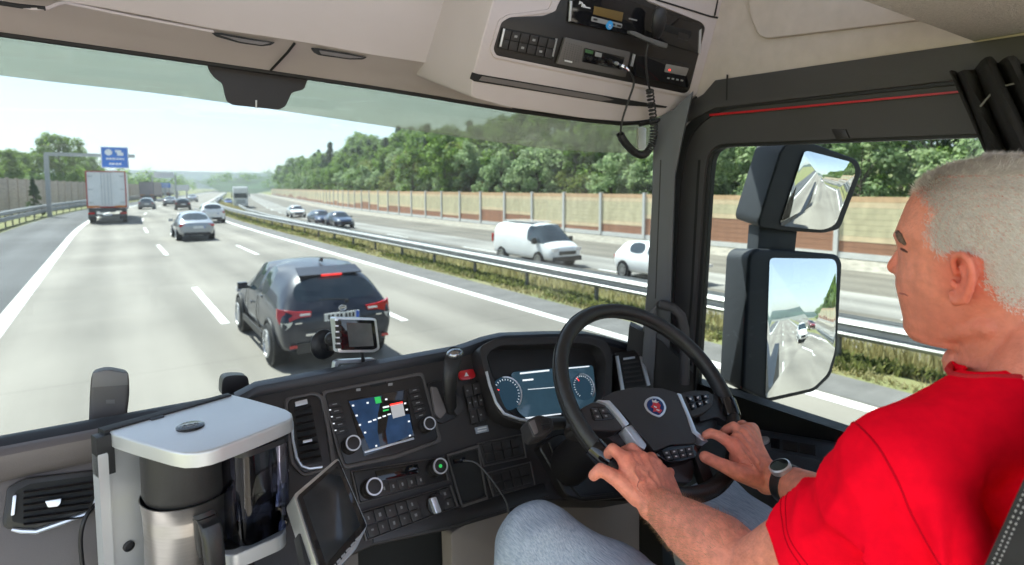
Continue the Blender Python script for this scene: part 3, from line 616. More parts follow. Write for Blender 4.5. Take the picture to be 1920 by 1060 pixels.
def truckfront(name, label, body, group):
    r = empty(name, (0, 0, 0), label, 'lorry', group)
    mb = MB(); mb.box((0, -7.5, 2.4), (2.5, 11.5, 2.9), bev=.04); mb.build('trailer_body', M_lw, r)
    mb = MB(); mb.loft([[(x*wx, yy, z) for x, z in ((-1, .45), (1, .45), (1, 2.9), (.92, 3.55), (-.92, 3.55), (-1, 2.9))] for yy, wx in ((-1.4, 1.22), (.6, 1.22), (.78, 1.1))]); mb.build('cab', body, r)
    mb = MB(); mb.box((0, .75, 2.25), (2.1, .1, .85), bev=.03); mb.build('windscreen', M_glassd, r)
    mb = MB(); mb.box((0, .8, 1.2), (1.5, .06, .7), bev=.03); mb.build('grille', mat('lorry_grille', (.45, .46, .47), .4), r)
    for sx in (-1, 1):
        mb = MB(); mb.box((sx*.9, .8, .75), (.4, .1, .22), bev=.03); mb.build('headlight', M_clear, r)
        mb = MB(); mb.box((sx*1.4, .6, 2.3), (.14, .2, .7), bev=.04); mb.build('mirror', M_blk, r)
        for q in (-.3, -4.5, -10, -11.3):
            mb = MB(); mb.lathe([(.3, -.3), (.5, -.3), (.52, 0), (.3, 0), (.1, -.05)], (sx*1.2, q, .52), (sx, 0, 0), 20); mb.build('wheel', M_tyre, r)
    return r
t = truckfront('lorry', 'white lorry with its cab towards us in the oncoming traffic', white, GO); oncoming(t, 452, 391)
# cars following behind, seen only in the door mirror
FOL = [sedan('car', 'white car behind us, seen in the large door mirror', white, False), sedan('car', 'dark red car behind us, farther off in the large door mirror', paint('maroon_paint', (.22, .02, .03)), False)]
# ---- signs
M_signb = mat('sign_blue', (.012, .16, .60), .4, var=.04); M_signw = mat('sign_white', (.8, .8, .8), .4); M_pole = mat('gantry_grey', (.42, .43, .43), .5, .3)
def signbox(mb, a, sx, sz, c): mb.box(c, (sx, .06, sz), bev=.02)
g = empty('sign_gantry', at(86, 372, Y=70), 'grey cantilever sign gantry with a blue direction sign over the white lorry', 'road sign')
b = at(86, 372, Y=70); tp = at(86, 289, Y=70); e1 = at(250, 291, Y=70); b.z = 0
mb = MB(); mb.box((tp.x, 70, tp.z/2), (.36, .36, tp.z), bev=.03); mb.build('post', M_pole, g)
mb = MB(); mb.box(((tp.x+e1.x)/2, 70, tp.z), (e1.x-tp.x+.2, .3, .32), bev=.03); mb.build('arm', M_pole, g)
A = at(188, 275, Y=69.7); B = at(242, 316, Y=69.7); cx, cz, sw, sh = (A.x+B.x)/2, (A.z+B.z)/2, B.x-A.x, A.z-B.z
mb = MB(); mb.box((cx, 69.7, cz), (sw, .1, sh), bev=.03); bd = mb.build('sign_board', M_signw, g)
mb = MB(); mb.box((cx, 69.64, cz), (sw-.14, .02, sh-.14), bev=.008); mb.build('sign_face', M_signb, bd)
mb = MB(); y_ = 69.62
mb.lathe([(.30, 0), (.30, .012)], (cx-sw*.22, y_, cz+sh*.24), (0, -1, 0), 24); mb.box((cx+sw*.13, y_, cz+sh*.30), (.5, .012, .22), bev=.004); mb.box((cx+sw*.20, y_, cz+sh*.17), (.5, .012, .30), bev=.004)
for dx, ww in ((-.62, .18), (-.38, .2), (-.1, .24), (.2, .2), (.46, .18), (.68, .14)): mb.box((cx+dx, y_, cz-sh*.06), (ww, .012, .16), bev=.004)
for dx, ww in ((-.40, .16), (-.16, .24), (.14, .2), (.4, .2)): mb.box((cx+dx, y_, cz-sh*.30), (ww, .012, .17), bev=.004)
mb.build('sign_lettering', M_signw, bd)
def farsign(label, px0, py0, px1, py1, Y, m, posts=True, cat='road sign', legs=(0,)):
    A = at(px0, py0, Y=Y); B = at(px1, py1, Y=Y); c = (A+B)/2; g = empty('overhead_sign', (c.x, Y, 0), label, cat)
    mb = MB(); mb.box((c.x, Y, c.z), (B.x-A.x, .15, A.z-B.z), bev=.05); bd = mb.build('sign_board', m, g)
    mb = MB()
    for d in legs: mb.box((c.x+d, Y+.3, c.z/2), (.3, .3, c.z), bev=.03)
    mb.build('post', M_pole, g)
    if m is M_signb:
        mb = MB()
        for k in range(3): mb.box((c.x, Y-.09, c.z+(k-1)*.3*(A.z-B.z)), ((B.x-A.x)*(.55+.1*k), .02, (A.z-B.z)*.1))
        mb.build('sign_lettering', M_signw, bd)
    return g
farsign('white overhead panel far ahead beside the forested hill', 288, 323, 326, 334, 150, M_signw, legs=(-2.2, 2.2))
farsign('small white roadside panel far ahead at the bend', 327, 347, 355, 358, 160, M_signw, legs=(-1, 1))
farsign('left one of two blue signs far ahead above the traffic', 279, 342, 297, 350, 170, M_signb)
farsign('right one of two blue signs far ahead above the traffic', 299, 343, 320, 352, 165, M_signb)
# ================================================================= LORRY CAB WE SIT IN
M_beige = mat('beige_lining', (.54, .475, .475), .75, var=.05, vscale=3, bump=.06, bscale=500, spec=.3); M_beige2 = mat('beige_cloth_lining', (.55, .475, .455), .9, var=.06, vscale=30, bump=.15, bscale=700, spec=.2)
M_fab = mat('grey_mesh_cloth', (.46, .42, .39), .95, var=.12, vscale=250, bump=.5, bscale=420, spec=.1)
M_dash = mat('dash_black', (.024, .0208, .0205), .48, var=.15, vscale=8, bump=.10, bscale=450); M_dash2 = mat('dash_panel_black', (.017, .0148, .0146), .38, var=.12, bump=.05, bscale=450); M_pit = mat('recess_black', (.008, .008, .008), .7)
M_brown = mat('brown_grey_trim', (.135, .118, .115), .5, var=.08, vscale=5, bump=.08, bscale=500); M_knee = mat('taupe_lower_trim', (.27, .225, .20), .6, var=.08, vscale=4, bump=.08, bscale=500)
M_frame = mat('door_frame_grey', (.055, .052, .055), .6, var=.1, vscale=4, bump=.08, bscale=500); M_pil = mat('pillar_grey', (.085, .09, .10), .5, var=.08, vscale=3, bump=.08, bscale=500); M_seal = mat('rubber_seal', (.012, .012, .013), .6)
M_redline = mat('red_trim', (.50, .01, .015), .4); M_silv = mat('silver_trim', (.72, .74, .78), .34, .75, var=.05); M_alu = mat('brushed_aluminium', (.60, .60, .60), .34, .85, var=.05, vscale=40, stretch=(1, 1, .03)); M_alum = mat('matt_aluminium', (.62, .63, .64), .42, .55, var=.04, vscale=10)
M_gloss = mat('gloss_black', (.010, .010, .012), .06, spec=.6); M_print = mat('key_print_grey', (.20, .20, .21), .5); M_txt = mat('print_white', (.65, .65, .65), .5); M_lcd = mat('lcd_amber', (.17, .11, .04), .2); M_lgrey = mat('light_grey_key', (.26, .26, .26), .5); M_mir = mat('mirror_glass', (.92, .94, .95), .0, 1., var=0.)
M_navytrim = mat('blue_black_trim', (.022, .026, .034), .55, bump=.05, bscale=400)
M_leather = mat('black_leather', (.016, .015, .015), .42, var=.2, vscale=25, bump=.14, bscale=330)
M_green = mat('screen_green', (.02, .35, .08), .3, emit=((.05, .8, .15), .08)); M_scrb = mat('screen_blue', (.014, .034, .075), .10, var=.5, vscale=25, emit=((.05, .14, .34), .035)); M_scrg = mat('screen_grey', (.3, .3, .3), .3, emit=((.4, .4, .42), .12)); M_scrw = mat('screen_text', (.5, .5, .5), .3, emit=((.6, .65, .7), .25))
cab = empty('truck_cab', (.3, .6, 1.2), 'dark lorry cab around us with grey beige ceiling lockers, black dashboard and steering wheel', 'lorry cab')
def Yc(X, c0): return c0 - .2*(X-.3)**2
def atc(px, py, c0):
    p = at(px, py, Y=c0)
    for _ in range(25): p = at(px, py, Y=Yc(p.x, c0)*.5+p.y*.5)
    return p
def lerp2(tab, x):
    for (a, ya), (b, yb) in zip(tab, tab[1:]):
        if x <= b: return ya+(yb-ya)*(x-a)/(b-a)
    return tab[-1][1]
# ---- windscreen, frit patch, tinted outside visor
wx = [-.86+i*.1 for i in range(25)]
mb = MB(); mb.loft([[(x, Yc(x, 1.585)+.10*(3.05-z), z) for x in wx] + [(x, Yc(x, 1.590)+.10*(3.05-z), z) for x in wx[::-1]] for z in (1.75, 2.1, 2.5, 2.9, 3.06)]); ws = mb.build('windscreen', glass('windscreen_glass', (.555, .60, .615), .4), cab, 60)
seal_tab = [(-250, 28), (0, 62), (250, 97), (500, 133), (750, 170), (950, 204), (1100, 225), (1180, 232), (1235, 224)]
vis_tab = [(-260, 108), (0, 141), (90, 152), (300, 175), (480, 200), (720, 236), (900, 262), (1040, 281), (1150, 287), (1290, 284)]
vx = [-250+i*66 for i in range(24)]
mb = MB(); A = [atc(x, lerp2(vis_tab, x), 1.66) for x in vx]; B = [atc(x, lerp2(seal_tab, min(x, 1235))-45, 1.66) for x in vx]; th = Vector((0, .006, 0))
mb.loft([A, B, [p+th for p in B], [p+th for p in A]], False, False, True)
vm = glass('visor_tint', (.68, .69, .60), .25); 
t = vm.node_tree; n = t.nodes; df = n.new('ShaderNodeBsdfTranslucent'); df.inputs[0].default_value = (.44, .44, .38, 1); mx = n.new('ShaderNodeMixShader'); mx.inputs[0].default_value = .22
old = n['Material Output'].inputs[0].links[0].from_socket; t.links.new(old, mx.inputs[1]); t.links.new(df.outputs[0], mx.inputs[2]); t.links.new(mx.outputs[0], n['Material Output'].inputs[0])
mb.build('sun_visor', vm, cab, 60)
t = MATS['windscreen_glass'].node_tree; n = t.nodes; tl = n.new('ShaderNodeBsdfTranslucent'); tl.inputs[0].default_value = (.8, .8, .78, 1); nz = n.new('ShaderNodeTexNoise'); nz.inputs['Scale'].default_value = 7; nz.inputs['Detail'].default_value = 9; nz.inputs['Roughness'].default_value = .7
tcn = n.new('ShaderNodeTexCoord'); t.links.new(tcn.outputs['Object'], nz.inputs['Vector']); mr = n.new('ShaderNodeMapRange'); mr.inputs[1].default_value = .45; mr.inputs[2].default_value = .8; mr.inputs[3].default_value = .001; mr.inputs[4].default_value = .014; t.links.new(nz.outputs[0], mr.inputs[0])
mx = n.new('ShaderNodeMixShader'); t.links.new(mr.outputs[0], mx.inputs[0]); t.links.new(n['Material Output'].inputs[0].links[0].from_socket, mx.inputs[1]); t.links.new(tl.outputs[0], mx.inputs[2]); t.links.new(mx.outputs[0], n['Material Output'].inputs[0])
fr = [(388, 120), (392, 133), (402, 146), (417, 157), (421, 176), (425, 190), (436, 197), (524, 206), (536, 199), (547, 174), (570, 168), (576, 152), (580, 140)]
mb = MB(); mb.prism([atc(x, y, 1.570) for x, y in rnd(fr, 5)], (0, .003, 0)); mb.build('black_frit', mat('frit_black', (.02, .017, .018), .5), ws)
mb = MB(); mb.prism([atc(x, y, 1.566) for x, y in ((479, 188), (482, 188), (482, 203), (479, 203))], (0, .002, 0)); mb.build('frit_mark', M_txt, ws)
mb = MB(); mb.box((1.40, -4.2, 1.05), (.24, 6.6, 1.1), bev=.06, seg=3); mb.box((1.42, -.35, 1.2), (.2, .8, 1.3), bev=.06, seg=3); mb.build('side_skirt', M_navytrim, cab)
# ---- ceiling lockers
lx = [-260, -180, -100, 0, 100, 200, 300, 400, 500, 600, 700, 800, 900, 960]
cr_tab = [(-260, -50), (0, -14), (100, 4), (120, 6), (360, 50), (400, 59), (550, 80), (700, 108), (880, 135), (960, 147)]
rows = []
for dy, c in ((2, 1.56), (0, 1.548), (-3, 1.54)): rows.append([atc(x, lerp2(seal_tab, x)+dy, c) for x in lx])
for f, c in ((.25, 1.52), (.6, 1.47), (.92, 1.425)): rows.append([atc(x, lerp2(seal_tab, x)*(1-f)+lerp2(cr_tab, x)*f, c) for x in lx])
rows.append([atc(x, lerp2(cr_tab, x), 1.415) for x in lx]); rows.append([atc(x, lerp2(cr_tab, x)-5, 1.40) for x in lx])
for f, c in ((45, 1.375), (110, 1.345), (260, 1.32), (480, 1.31)): rows.append([atc(x, lerp2(cr_tab, x)-f, c) for x in lx])
mb = MB(); mb.loft(rows, False); lock = mb.build('ceiling_locker', M_beige, cab, 28)
mb = MB(); mb.tube([atc(x, lerp2(seal_tab, x)+1, 1.55) for x in lx+[1040, 1110, 1170, 1205, 1240]], .007, 8); mb.build('windscreen_seal', M_seal, cab)
def slot(pts, c, parent, depth=.03, m2=M_brown):
    P = [atc(x, y, c) for x, y in pts]; mb = MB(); mb.prism(P, (0, -.002, 0)); return mb.build('handle_slot', m2, parent)
def grip(pts, inner, c):
    mb = MB(); mb.prism([atc(x, y, c) for x, y in rnd(pts, 3)], (0, -.0025, 0)); s_ = mb.build('locker_grip', M_pit, lock)
    mb = MB(); mb.prism([atc(x, y, c-.003) for x, y in rnd(inner, 2)], (0, -.002, 0)); mb.build('grip_face', M_brown, s_)
grip([(395, 61), (412, 62), (470, 73), (516, 80), (508, 85), (490, 87), (448, 81), (405, 69)], [(412, 66), (470, 76), (508, 81), (490, 85), (450, 79)], 1.408)
grip([(582, 90), (600, 92), (650, 100), (688, 108), (680, 112), (655, 112), (598, 104), (588, 99)], [(598, 95), (650, 103), (682, 109), (655, 110), (602, 102)], 1.408)
mb = MB(); mb.tube([atc(552, 82, 1.408), atc(540, 98, 1.44), atc(508, 132, 1.538)], .0032, 6); mb.build('locker_gap', M_seal, lock)
mb = MB(); mb.tube([atc(x, y, c) for x, y, c in ((-100, -20, 1.40), (0, 5, 1.396), (60, 17, 1.39), (90, 16, 1.39), (108, 8, 1.395), (122, 6, 1.40), (240, 30, 1.404), (400, 60, 1.407))], .0035, 6); mb.build('locker_edge', M_beige, lock)
mb = MB(); mb.tube([atc(x, y, 1.39) for x, y in ((-20, 3), (40, 12), (85, 16))], .004, 6); mb.build('locker_groove', M_pit, lock)
# unseen roof, cut short; open rear and left let in extra sky light
mb = MB(); mb.box((.3, .85, 3.66), (2.5, 1.7, .06)); mb.build('roof', M_beige2, cab)
# ---- overhead console (right)
OP = (at(1100, 150, Y=1.13), Vector((0, -1, -.32)).normalized())
out = rnd([(948, -160), (925, 0), (905, 70), (884, 150), (884, 183), (950, 201), (1100, 223), (1190, 230), (1262, 214), (1322, 165), (1340, 120), (1372, -10), (1395, -160)], [4, 10, 10, 20, 8, 10, 20, 30, 40, 40, 20, 10, 4], 5)
mb = MB(); mb.pan(out, OP, .30, .012, 3); con = mb.build('overhead_console', M_beige, cab, 40)
mb = MB(); mb.tube([at(x, y, pl=(OP[0]+OP[1]*.001, OP[1])) for x, y in ((1398, -150), (1374, -8), (1343, 122), (1325, 168), (1266, 218), (1200, 234))], .006, 8); mb.build('console_seam', M_seal, con)
ins = rnd([(1058, -12), (1042, 22), (1020, 30), (955, 33), (940, 42), (925, 92), (930, 104), (1285, 176), (1293, 170), (1323, 52), (1316, 42), (1215, 4), (1200, -12)], 5, 3)
mb = MB(); mb.pan(ins, OP, .004, .002, off=.003); pn = mb.build('console_panel', M_dash2, con)
mb = MB(); mb.ring(rnd([(1050, -40), (1030, 18), (952, 28), (936, 38), (919, 92), (926, 108), (1288, 182), (1299, 172), (1330, 50), (1320, 38), (1215, -4), (1200, -40)], 5, 2), rnd([(1058, -40), (1042, 22), (955, 33), (940, 42), (925, 92), (930, 104), (1285, 176), (1293, 170), (1323, 52), (1316, 42), (1213, 1), (1200, -40)], 5, 2), OP, .006, off=.004, bev=.002); mb.build('panel_rim', M_beige, con)
def oc(x, y): return (880+x/3.312, y/3.312)
def ocp(name, pts, m, parent, t=.004, off=.006, bev=.001, r=0):
    px = [oc(*p) for p in pts]; mb = MB(); mb.pan(rnd(px, r, 3) if r else px, OP, t, bev, off=off); return mb.build(name, m, parent)
tac = ocp('tachograph', [(640, -30), (628, 140), (1120, 245), (1425, 335), (1462, 165), (1140, 55), (900, -30)], M_gloss, con, .006, .009, .002, 3)
ocp('tachograph_display', [(778, 38), (958, 78), (948, 136), (770, 90)], M_lcd, tac, off=.0105)
bs = ocp('key_strip', [(762, 102), (952, 150), (945, 178), (757, 132)], M_lgrey, tac, off=.0105, r=2)
for a, b in ((785, 122), (895, 152), (932, 162)): ocp('key', [(a-12, b-9), (a+12, b-4), (a+11, b+9), (a-13, b+4)], M_dash2, bs, off=.0115)
mb = MB(); c_ = at(*oc(853, 155), pl=OP); mb.lathe([(.0105, .008), (.0105, .0115), (.0001, .012)], c_, OP[1], 24); st = mb.build('blue_sticker', mat('sticker_blue', (.03, .32, .72), .5), con)
mb = MB()
for dz in (-.0035, .0035): mb.tube([c_+OP[1]*.0122+Vector((.004*math.cos(a), 0, dz+.0034*math.sin(a))) for a in [k*.785 for k in range(8)]], .0007, 5, True)
mb.build('sticker_figure', M_txt, st)
for q, (a, b) in enumerate(((685, 15), (700, 30))): ocp('maker_mark', [(a, b-8), (a+18, b), (a+24, b+12), (a+8, b+8), (a-4, b+14)], M_txt, tac, off=.0105, bev=0)
ocp('maker_line', [(705, 38), (752, 48), (752, 56), (705, 46)], M_txt, tac, off=.0105, bev=0); ocp('small_print', [(992, 112), (1042, 124), (1042, 132), (992, 120)], M_lgrey, tac, off=.0105, bev=0)
ocp('card_slot', [(1150, 130), (1380, 195), (1372, 240), (1145, 175)], M_pit, tac, off=.0105, r=3); ocp('card_key', [(1300, 200), (1365, 218), (1360, 255), (1296, 238)], M_dash, tac, off=.0115, r=2)
for x in (632, 1436): ocp('bezel_rib', [(x-4, 5 if x < 900 else 190), (x+8, 8 if x < 900 else 180), (x, 132 if x < 900 else 335), (x-12, 135 if x < 900 else 330)], M_silv, tac, off=.0112)
rad = ocp('cb_radio', [(598, 232), (1003, 325), (972, 482), (548, 398)], mat('radio_grey', (.13, .12, .115), .45, .3, var=.08), con, .008, .014, .002, 3)
mb = MB()
for i in range(7):
    for j in range(8):
        u, v = i/6, j/7; a = oc(604+u*92-v*20, 268+v*95+u*24); c_ = at(*a, pl=(OP[0]+OP[1]*.0142, OP[1])); mb.lathe([(.0011, 0), (.0009, .0006)], c_, OP[1], 6)
sg = mb.build('speaker_grille', M_pit, rad)
ocp('radio_window', [(716, 298), (965, 356), (948, 436), (700, 385)], M_gloss, rad, off=.0158, r=2); ocp('radio_display', [(722, 306), (772, 318), (768, 338), (720, 327)], M_green.copy() if False else mat('lcd_green', (.06, .14, .06), .3), rad, off=.0168); ocp('radio_keys', [(784, 322), (826, 332), (820, 360), (780, 350)], M_lgrey, rad, off=.0168)
ocp('radio_label', [(594, 372), (640, 382), (638, 392), (592, 382)], M_txt, rad, off=.0152, bev=0)
for x, y, r_, h, m in ((738, 360, .0052, .012, M_dash2), (806, 378, .0058, .014, M_dash2), (862, 378, .0050, .012, M_dash2), (906, 392, .0045, .010, M_silv)):
    mb = MB(); mb.lathe([(r_, 0), (r_, h*.8), (r_*.85, h), (.0001, h)], at(*oc(x, y), pl=(OP[0]+OP[1]*.015, OP[1])), OP[1], 16); mb.build('radio_knob', m, rad)
plug0 = at(*oc(930, 408), pl=(OP[0]+OP[1]*.015, OP[1]))
sw = ocp('switch_bank', [(205, 172), (555, 242), (520, 372), (180, 300)], M_pit, con, .004, .0075, .001, 3)
for k in range(6):
    u0 = .03+k*.16; u1 = u0+.14
    for v0, v1 in ((.05, .48), (.52, .95)):
        q = [(205+u*350-v*30, 176+u*70+v*126) for u, v in ((u0, v0), (u1, v0), (u1, v1), (u0, v1))]; s_ = ocp('switch', q, M_dash, sw, .004, .011, .001)
        if k in (1, 2, 3, 4) and (k+int(v0 > .3)) % 2: ocp('switch_symbol', [(205+u*350-v*30, 176+u*70+v*126) for u, v in ((u0+.05, v0+.16), (u0+.10, v0+.16), (u0+.10, v0+.27), (u0+.05, v0+.27))], M_lgrey, s_, .001, .0115, 0)
for a, b in ((215, 200), (540, 262)): ocp('bank_rib', [(a, b-22), (a+10, b-20), (a-16, b+92), (a-26, b+90)], M_silv if a < 300 else M_lgrey, sw, .003, .0118)
un = ocp('clock_unit', [(1030, 338), (1404, 408), (1360, 548), (1010, 470)], M_gloss, con, .006, .009, .001, 3)
ocp('clock_display', [(1224, 398), (1364, 424), (1346, 474), (1212, 448)], mat('lcd_grey', (.22, .21, .20), .3), un, off=.0105, r=2); ocp('clock_mark', [(1240, 430), (1250, 432), (1248, 442), (1238, 440)], M_redlit, un, off=.0112, bev=0)
for k in range(4): ocp('clock_key', [(1232+k*28, 480+k*5), (1246+k*28, 483+k*5), (1244+k*28, 493+k*5), (1230+k*28, 490+k*5)], M_lgrey, un, off=.0105)
ocp('unit_rib', [(1020, 336), (1034, 340), (1016, 416), (1002, 410)], M_silv, un, off=.0108)
rm = ocp('console_slot', [(18, 450), (60, 462), (880, 602), (1230, 662), (1220, 672), (960, 655), (30, 506), (5, 490)], M_pit, con, .002, .0015, 0); ocp('slot_face', [(80, 474), (830, 600), (900, 622), (815, 628), (60, 500)], M_brown, rm, .001, .0028, 0)
ocp('locker_seam', [(1160, -8), (1500, 98), (1545, 105), (1590, 120), (1588, 126), (1495, 108), (1155, 2)], M_seal, con, .001, .002, 0); ocp('locker_seam', [(1545, -20), (1552, -20), (1530, 98), (1520, 100)], M_seal, con, .001, .002, 0)
# ---- bunk above, side lining
bk = at(1825, 77, X=1.42)
mb = MB(); mb.box((.3, bk.y-.35, bk.z+.08), (2.3, .7, .16), bev=.02, seg=3); mb.build('upper_bunk', M_fab, cab)
WP = (Vector((1.425, 0, 0)), Vector((-1, 0, 0)))
mb = MB(); mb.pan([(1225, 285), (1285, 70), (1310, -180), (2300, -180), (2300, 120), (1920, 120), (1825, 84), (1330, 175)], WP, .03); sl_ = mb.build('side_lining', M_beige2, cab)
mb = MB(); mb.pan(rnd([(1398, -40), (1407, 30), (1424, 74), (1720, 38), (1900, 0), (1900, -60)], [5, 15, 20, 8, 5, 5]), WP, .02, .010, 4, off=.012); mb.build('lining_panel', M_beige2, sl_, 60)
DPn = Vector((-1, 0, 0)); DX = lambda x: (Vector((x, 0, 0)), DPn)
mb = MB(); mb.pan([(1225, 262), (1285, 196), (1318, 176), (1340, 150), (1820, 80), (2200, 24), (2200, 120), (1800, 150), (1340, 203)], DX(1.412), .05, .006); hd_ = mb.build('header_rail', M_frame, cab)
mb = MB(); mb.pan([(1362, 140), (1364, 140), (1363, 188), (1361, 188)], DX(1.4105), .004); mb.build('rail_gap', M_pit, hd_)
# door: frame, seal, glass, sill panel
door = MB(); O = rnd([(1250, 780), (1262, 560), (1276, 330), (1292, 250), (1345, 206), (1800, 158), (2300, 105)], [0, 0, 30, 40, 40, 0, 0], 5); I = rnd([(1291, 780), (1304, 560), (1320, 330), (1325, 290), (1345, 270), (1850, 250), (2300, 232)], [0, 0, 10, 20, 20, 0, 0], 5)
def strip2(O, I, x, t, m, name, parent, bev=.004):
    mb = MB(); n = DPn; A = [at(a, b, pl=DX(x)) for a, b in O]; B = [at(a, b, pl=DX(x)) for a, b in I]; k = len(A)
    mb.loft([[A[i], B[i], B[i]-n*t, A[i]-n*t] for i in range(k)], True); return mb.build(name, m, parent, 40)
door = strip2(O, I, 1.425, .05, M_frame, 'door', cab)
def shift(P, dx, dy): return [(a+dx, b+dy) for a, b in P]
Os = rnd([(1238, 780), (1250, 560), (1258, 330), (1272, 245), (1335, 196), (1800, 146), (2300, 92)], [0, 0, 30, 40, 40, 0, 0], 5)
strip2(Os, O, 1.418, .05, M_seal, 'door_seal', cab)
Or_ = [(1330, 214), (1420, 206), (1600, 189), (1800, 170), (2000, 150)]; strip2(Or_, [(a, b+4) for a, b in Or_], 1.4165, .004, M_redline, 'red_trim', cab)
Iw = rnd([(1300, 780), (1314, 560), (1328, 330), (1331, 292), (1350, 276), (1850, 257), (2300, 240)], [0, 0, 10, 20, 20, 0, 0], 5)
strip2(I, Iw, 1.435, .03, M_seal, 'window_channel', door)
strip2([(1282, 700), (1294, 560), (1306, 340), (1309, 300)], [(1286, 700), (1298, 560), (1310, 340), (1313, 300)], 1.4235, .004, M_pit, 'frame_groove', door)
mb = MB(); mb.pan([(1558, 243), (1585, 242), (1592, 260), (1568, 262)], DX(1.420), .02, .004); mb.build('window_catch', M_dash2, door)
mb = MB(); mb.pan([(1285, 830), (1314, 300), (1340, 262), (2300, 225), (2300, 960), (1500, 850)], DX(1.445), .004); mb.build('window', glass('side_glass', (.60, .645, .65), .45), door)
# sill: top edge and inclined switch panel below the glass
E = [(1240, 768), (1300, 780), (1400, 802), (1470, 813), (1562, 828), (1800, 868), (2300, 950)]
mb = MB(); r1 = [at(x, y, X=1.44) for x, y in E]; r2 = [at(x, y+9, X=1.40) for x, y in E]; r3 = [at(x, y+30+(x-1240)*.03, X=1.345) for x, y in E]; r4 = [p+Vector((-.012, 0, -.03)) for p in r3]; r5 = [p+Vector((.02, 0, -.45)) for p in r3]
mb.loft([r1, r2, r3, r4, r5], False); dp = mb.build('door_panel', mat('door_blue_grey', (.045, .055, .07), .3, bump=.05, bscale=400), door, 30)
def sillpt(x, t):  # t 0..1 across the inclined face
    y = lerp2(E, x); return at(x, y+9, X=1.40)*(1-t)+at(x, y+30+(x-1240)*.03, X=1.345)*t
nrm = (sillpt(1450, 1)-sillpt(1450, 0)).cross(sillpt(1500, 0)-sillpt(1450, 0)).normalized(); nrm = nrm if nrm.z > 0 else -nrm
mb = MB(); c_ = sillpt(1432, .5); mb.lathe([(.016, 0), (.016, .006), (.012, .008), (.0001, .008)], c_+nrm*.001, nrm, 20); mb.build('mirror_knob', M_silv, dp)
for x0, x1, m in ((1392, 1408, M_lgrey), (1446, 1462, M_gloss), (1468, 1496, M_dash2), (1500, 1530, M_dash2)):
    mb = MB(); mb.prism([sillpt(x0, .2)+nrm*.004, sillpt(x1, .2)+nrm*.004, sillpt(x1, .8)+nrm*.004, sillpt(x0, .8)+nrm*.004], -nrm*.006, .001); mb.build('window_switch', m, dp)
# ---- A pillar and grab handle
PP = (at(1240, 450, X=1.30), Vector((-.78, -.62, 0)).normalized())
mb = MB(); mb.pan([(1226, 225), (1262, 205), (1300, 170), (1282, 250), (1266, 330), (1258, 560), (1250, 800), (1186, 800), (1203, 640), (1213, 540), (1222, 380)], PP, .05, .006); ap = mb.build('windscreen_pillar', M_pil, cab)
mb = MB(); mb.pan([(1238, 300), (1240, 300), (1230, 560), (1228, 560)], PP, .003, off=.001); mb.build('pillar_groove', M_seal, ap)
mb = MB(); mb.pan(rnd([(1206, 640), (1213, 590), (1232, 570), (1230, 640), (1222, 760), (1200, 760)], 5), PP, .02, .004, off=.015); mb.build('pillar_trim', M_pil, ap)
GP = lambda x, y, o=.03: at(x, y, pl=(PP[0]+PP[1]*o, PP[1]))
mb = MB(); mb.tube([GP(1240, 572, 0), GP(1244, 572, .04), GP(1262, 577, .05), GP(1277, 592, .05), GP(1283, 615, .05), GP(1284, 660, .05), GP(1283, 720, .05)], .0135, 12); mb.build('grab_handle', M_frame, ap)
mb = MB(); mb.pan([(1180, 610), (1240, 640), (1300, 700), (1300, 790), (1210, 790), (1170, 700)], (PP[0]+PP[1]*.005, PP[1]), .05); mb.build('pillar_foot', M_seal, ap)
# clear sensor pod at top corner of the windscreen
mb = MB(); mb.pan(rnd([(1196, 238), (1212, 238), (1212, 282), (1197, 280)], 6), (at(1204, 260, Y=1.33), Vector((-.3, -1, 0)).normalized()), .01, .003); mb.build('light_strip', mat('clear_plastic', (.7, .75, .78), .1), cab)
# left pillar and left side of the cab, just outside the picture
mb = MB(); mb.box((-.88, 1.32, 2.6), (.12, .14, 1.5), bev=.02); mb.build('windscreen_pillar', M_pil, cab)
# ---- door mirrors
def mirror(C, n, hous, gl, depth, name, mats):
    pl = (C, n); mb = MB(); mb.pan(rnd(hous, 9), pl, depth[0], .02, 3); h = mb.build(name, M_navytrim, cab, 50)
    G = [at(x, y, pl=(C, n)) for x, y in rnd(gl, 9)]; g0 = sum(G, Vector())/len(G); dd = max((p-g0).length_squared for p in G)/(2*depth[1])+.0015
    G = [at(x, y, pl=(C+n*dd, n)) for x, y in rnd(gl, 9)]; c0 = sum(G, Vector())/len(G); mb = MB(); V = [mb.bm.verts.new(c0)]; rg_ = []
    for q in range(1, 13): rg_.append([mb.bm.verts.new(c0+(p-c0)*q/12-n*((p-c0)*q/12).length_squared/(2*depth[1])) for p in G])
    k = len(G)
    for i in range(k): mb.bm.faces.new([V[0], rg_[0][i], rg_[0][(i+1) % k]])
    for q in range(11):
        for i in range(k): mb.bm.faces.new([rg_[q][i], rg_[q+1][i], rg_[q+1][(i+1) % k], rg_[q][(i+1) % k]])
    bmesh.ops.recalc_face_normals(mb.bm, faces=mb.bm.faces[:]); g = mb.build('mirror_glass', M_mir, h, 180)
    return h, pl
C = at(1510, 615, X=1.80); inc = (C-CAM).normalized(); n1 = (Vector((.20, -1, -.05)).normalized()-inc).normalized()
h1, pl1 = mirror(C, n1, [(1404, 480), (1416, 466), (1470, 468), (1572, 477), (1581, 492), (1571, 665), (1560, 706), (1530, 735), (1442, 755), (1391, 730)], [(1448, 484), (1568, 486), (1573, 496), (1566, 660), (1554, 702), (1528, 729), (1440, 750)], (.13, 2.4, .0125), 'main_mirror', None)
C2 = at(1545, 360, X=1.86); inc2 = (C2-CAM).normalized(); n2 = (Vector((.30, -1, -.24)).normalized()-inc2).normalized()
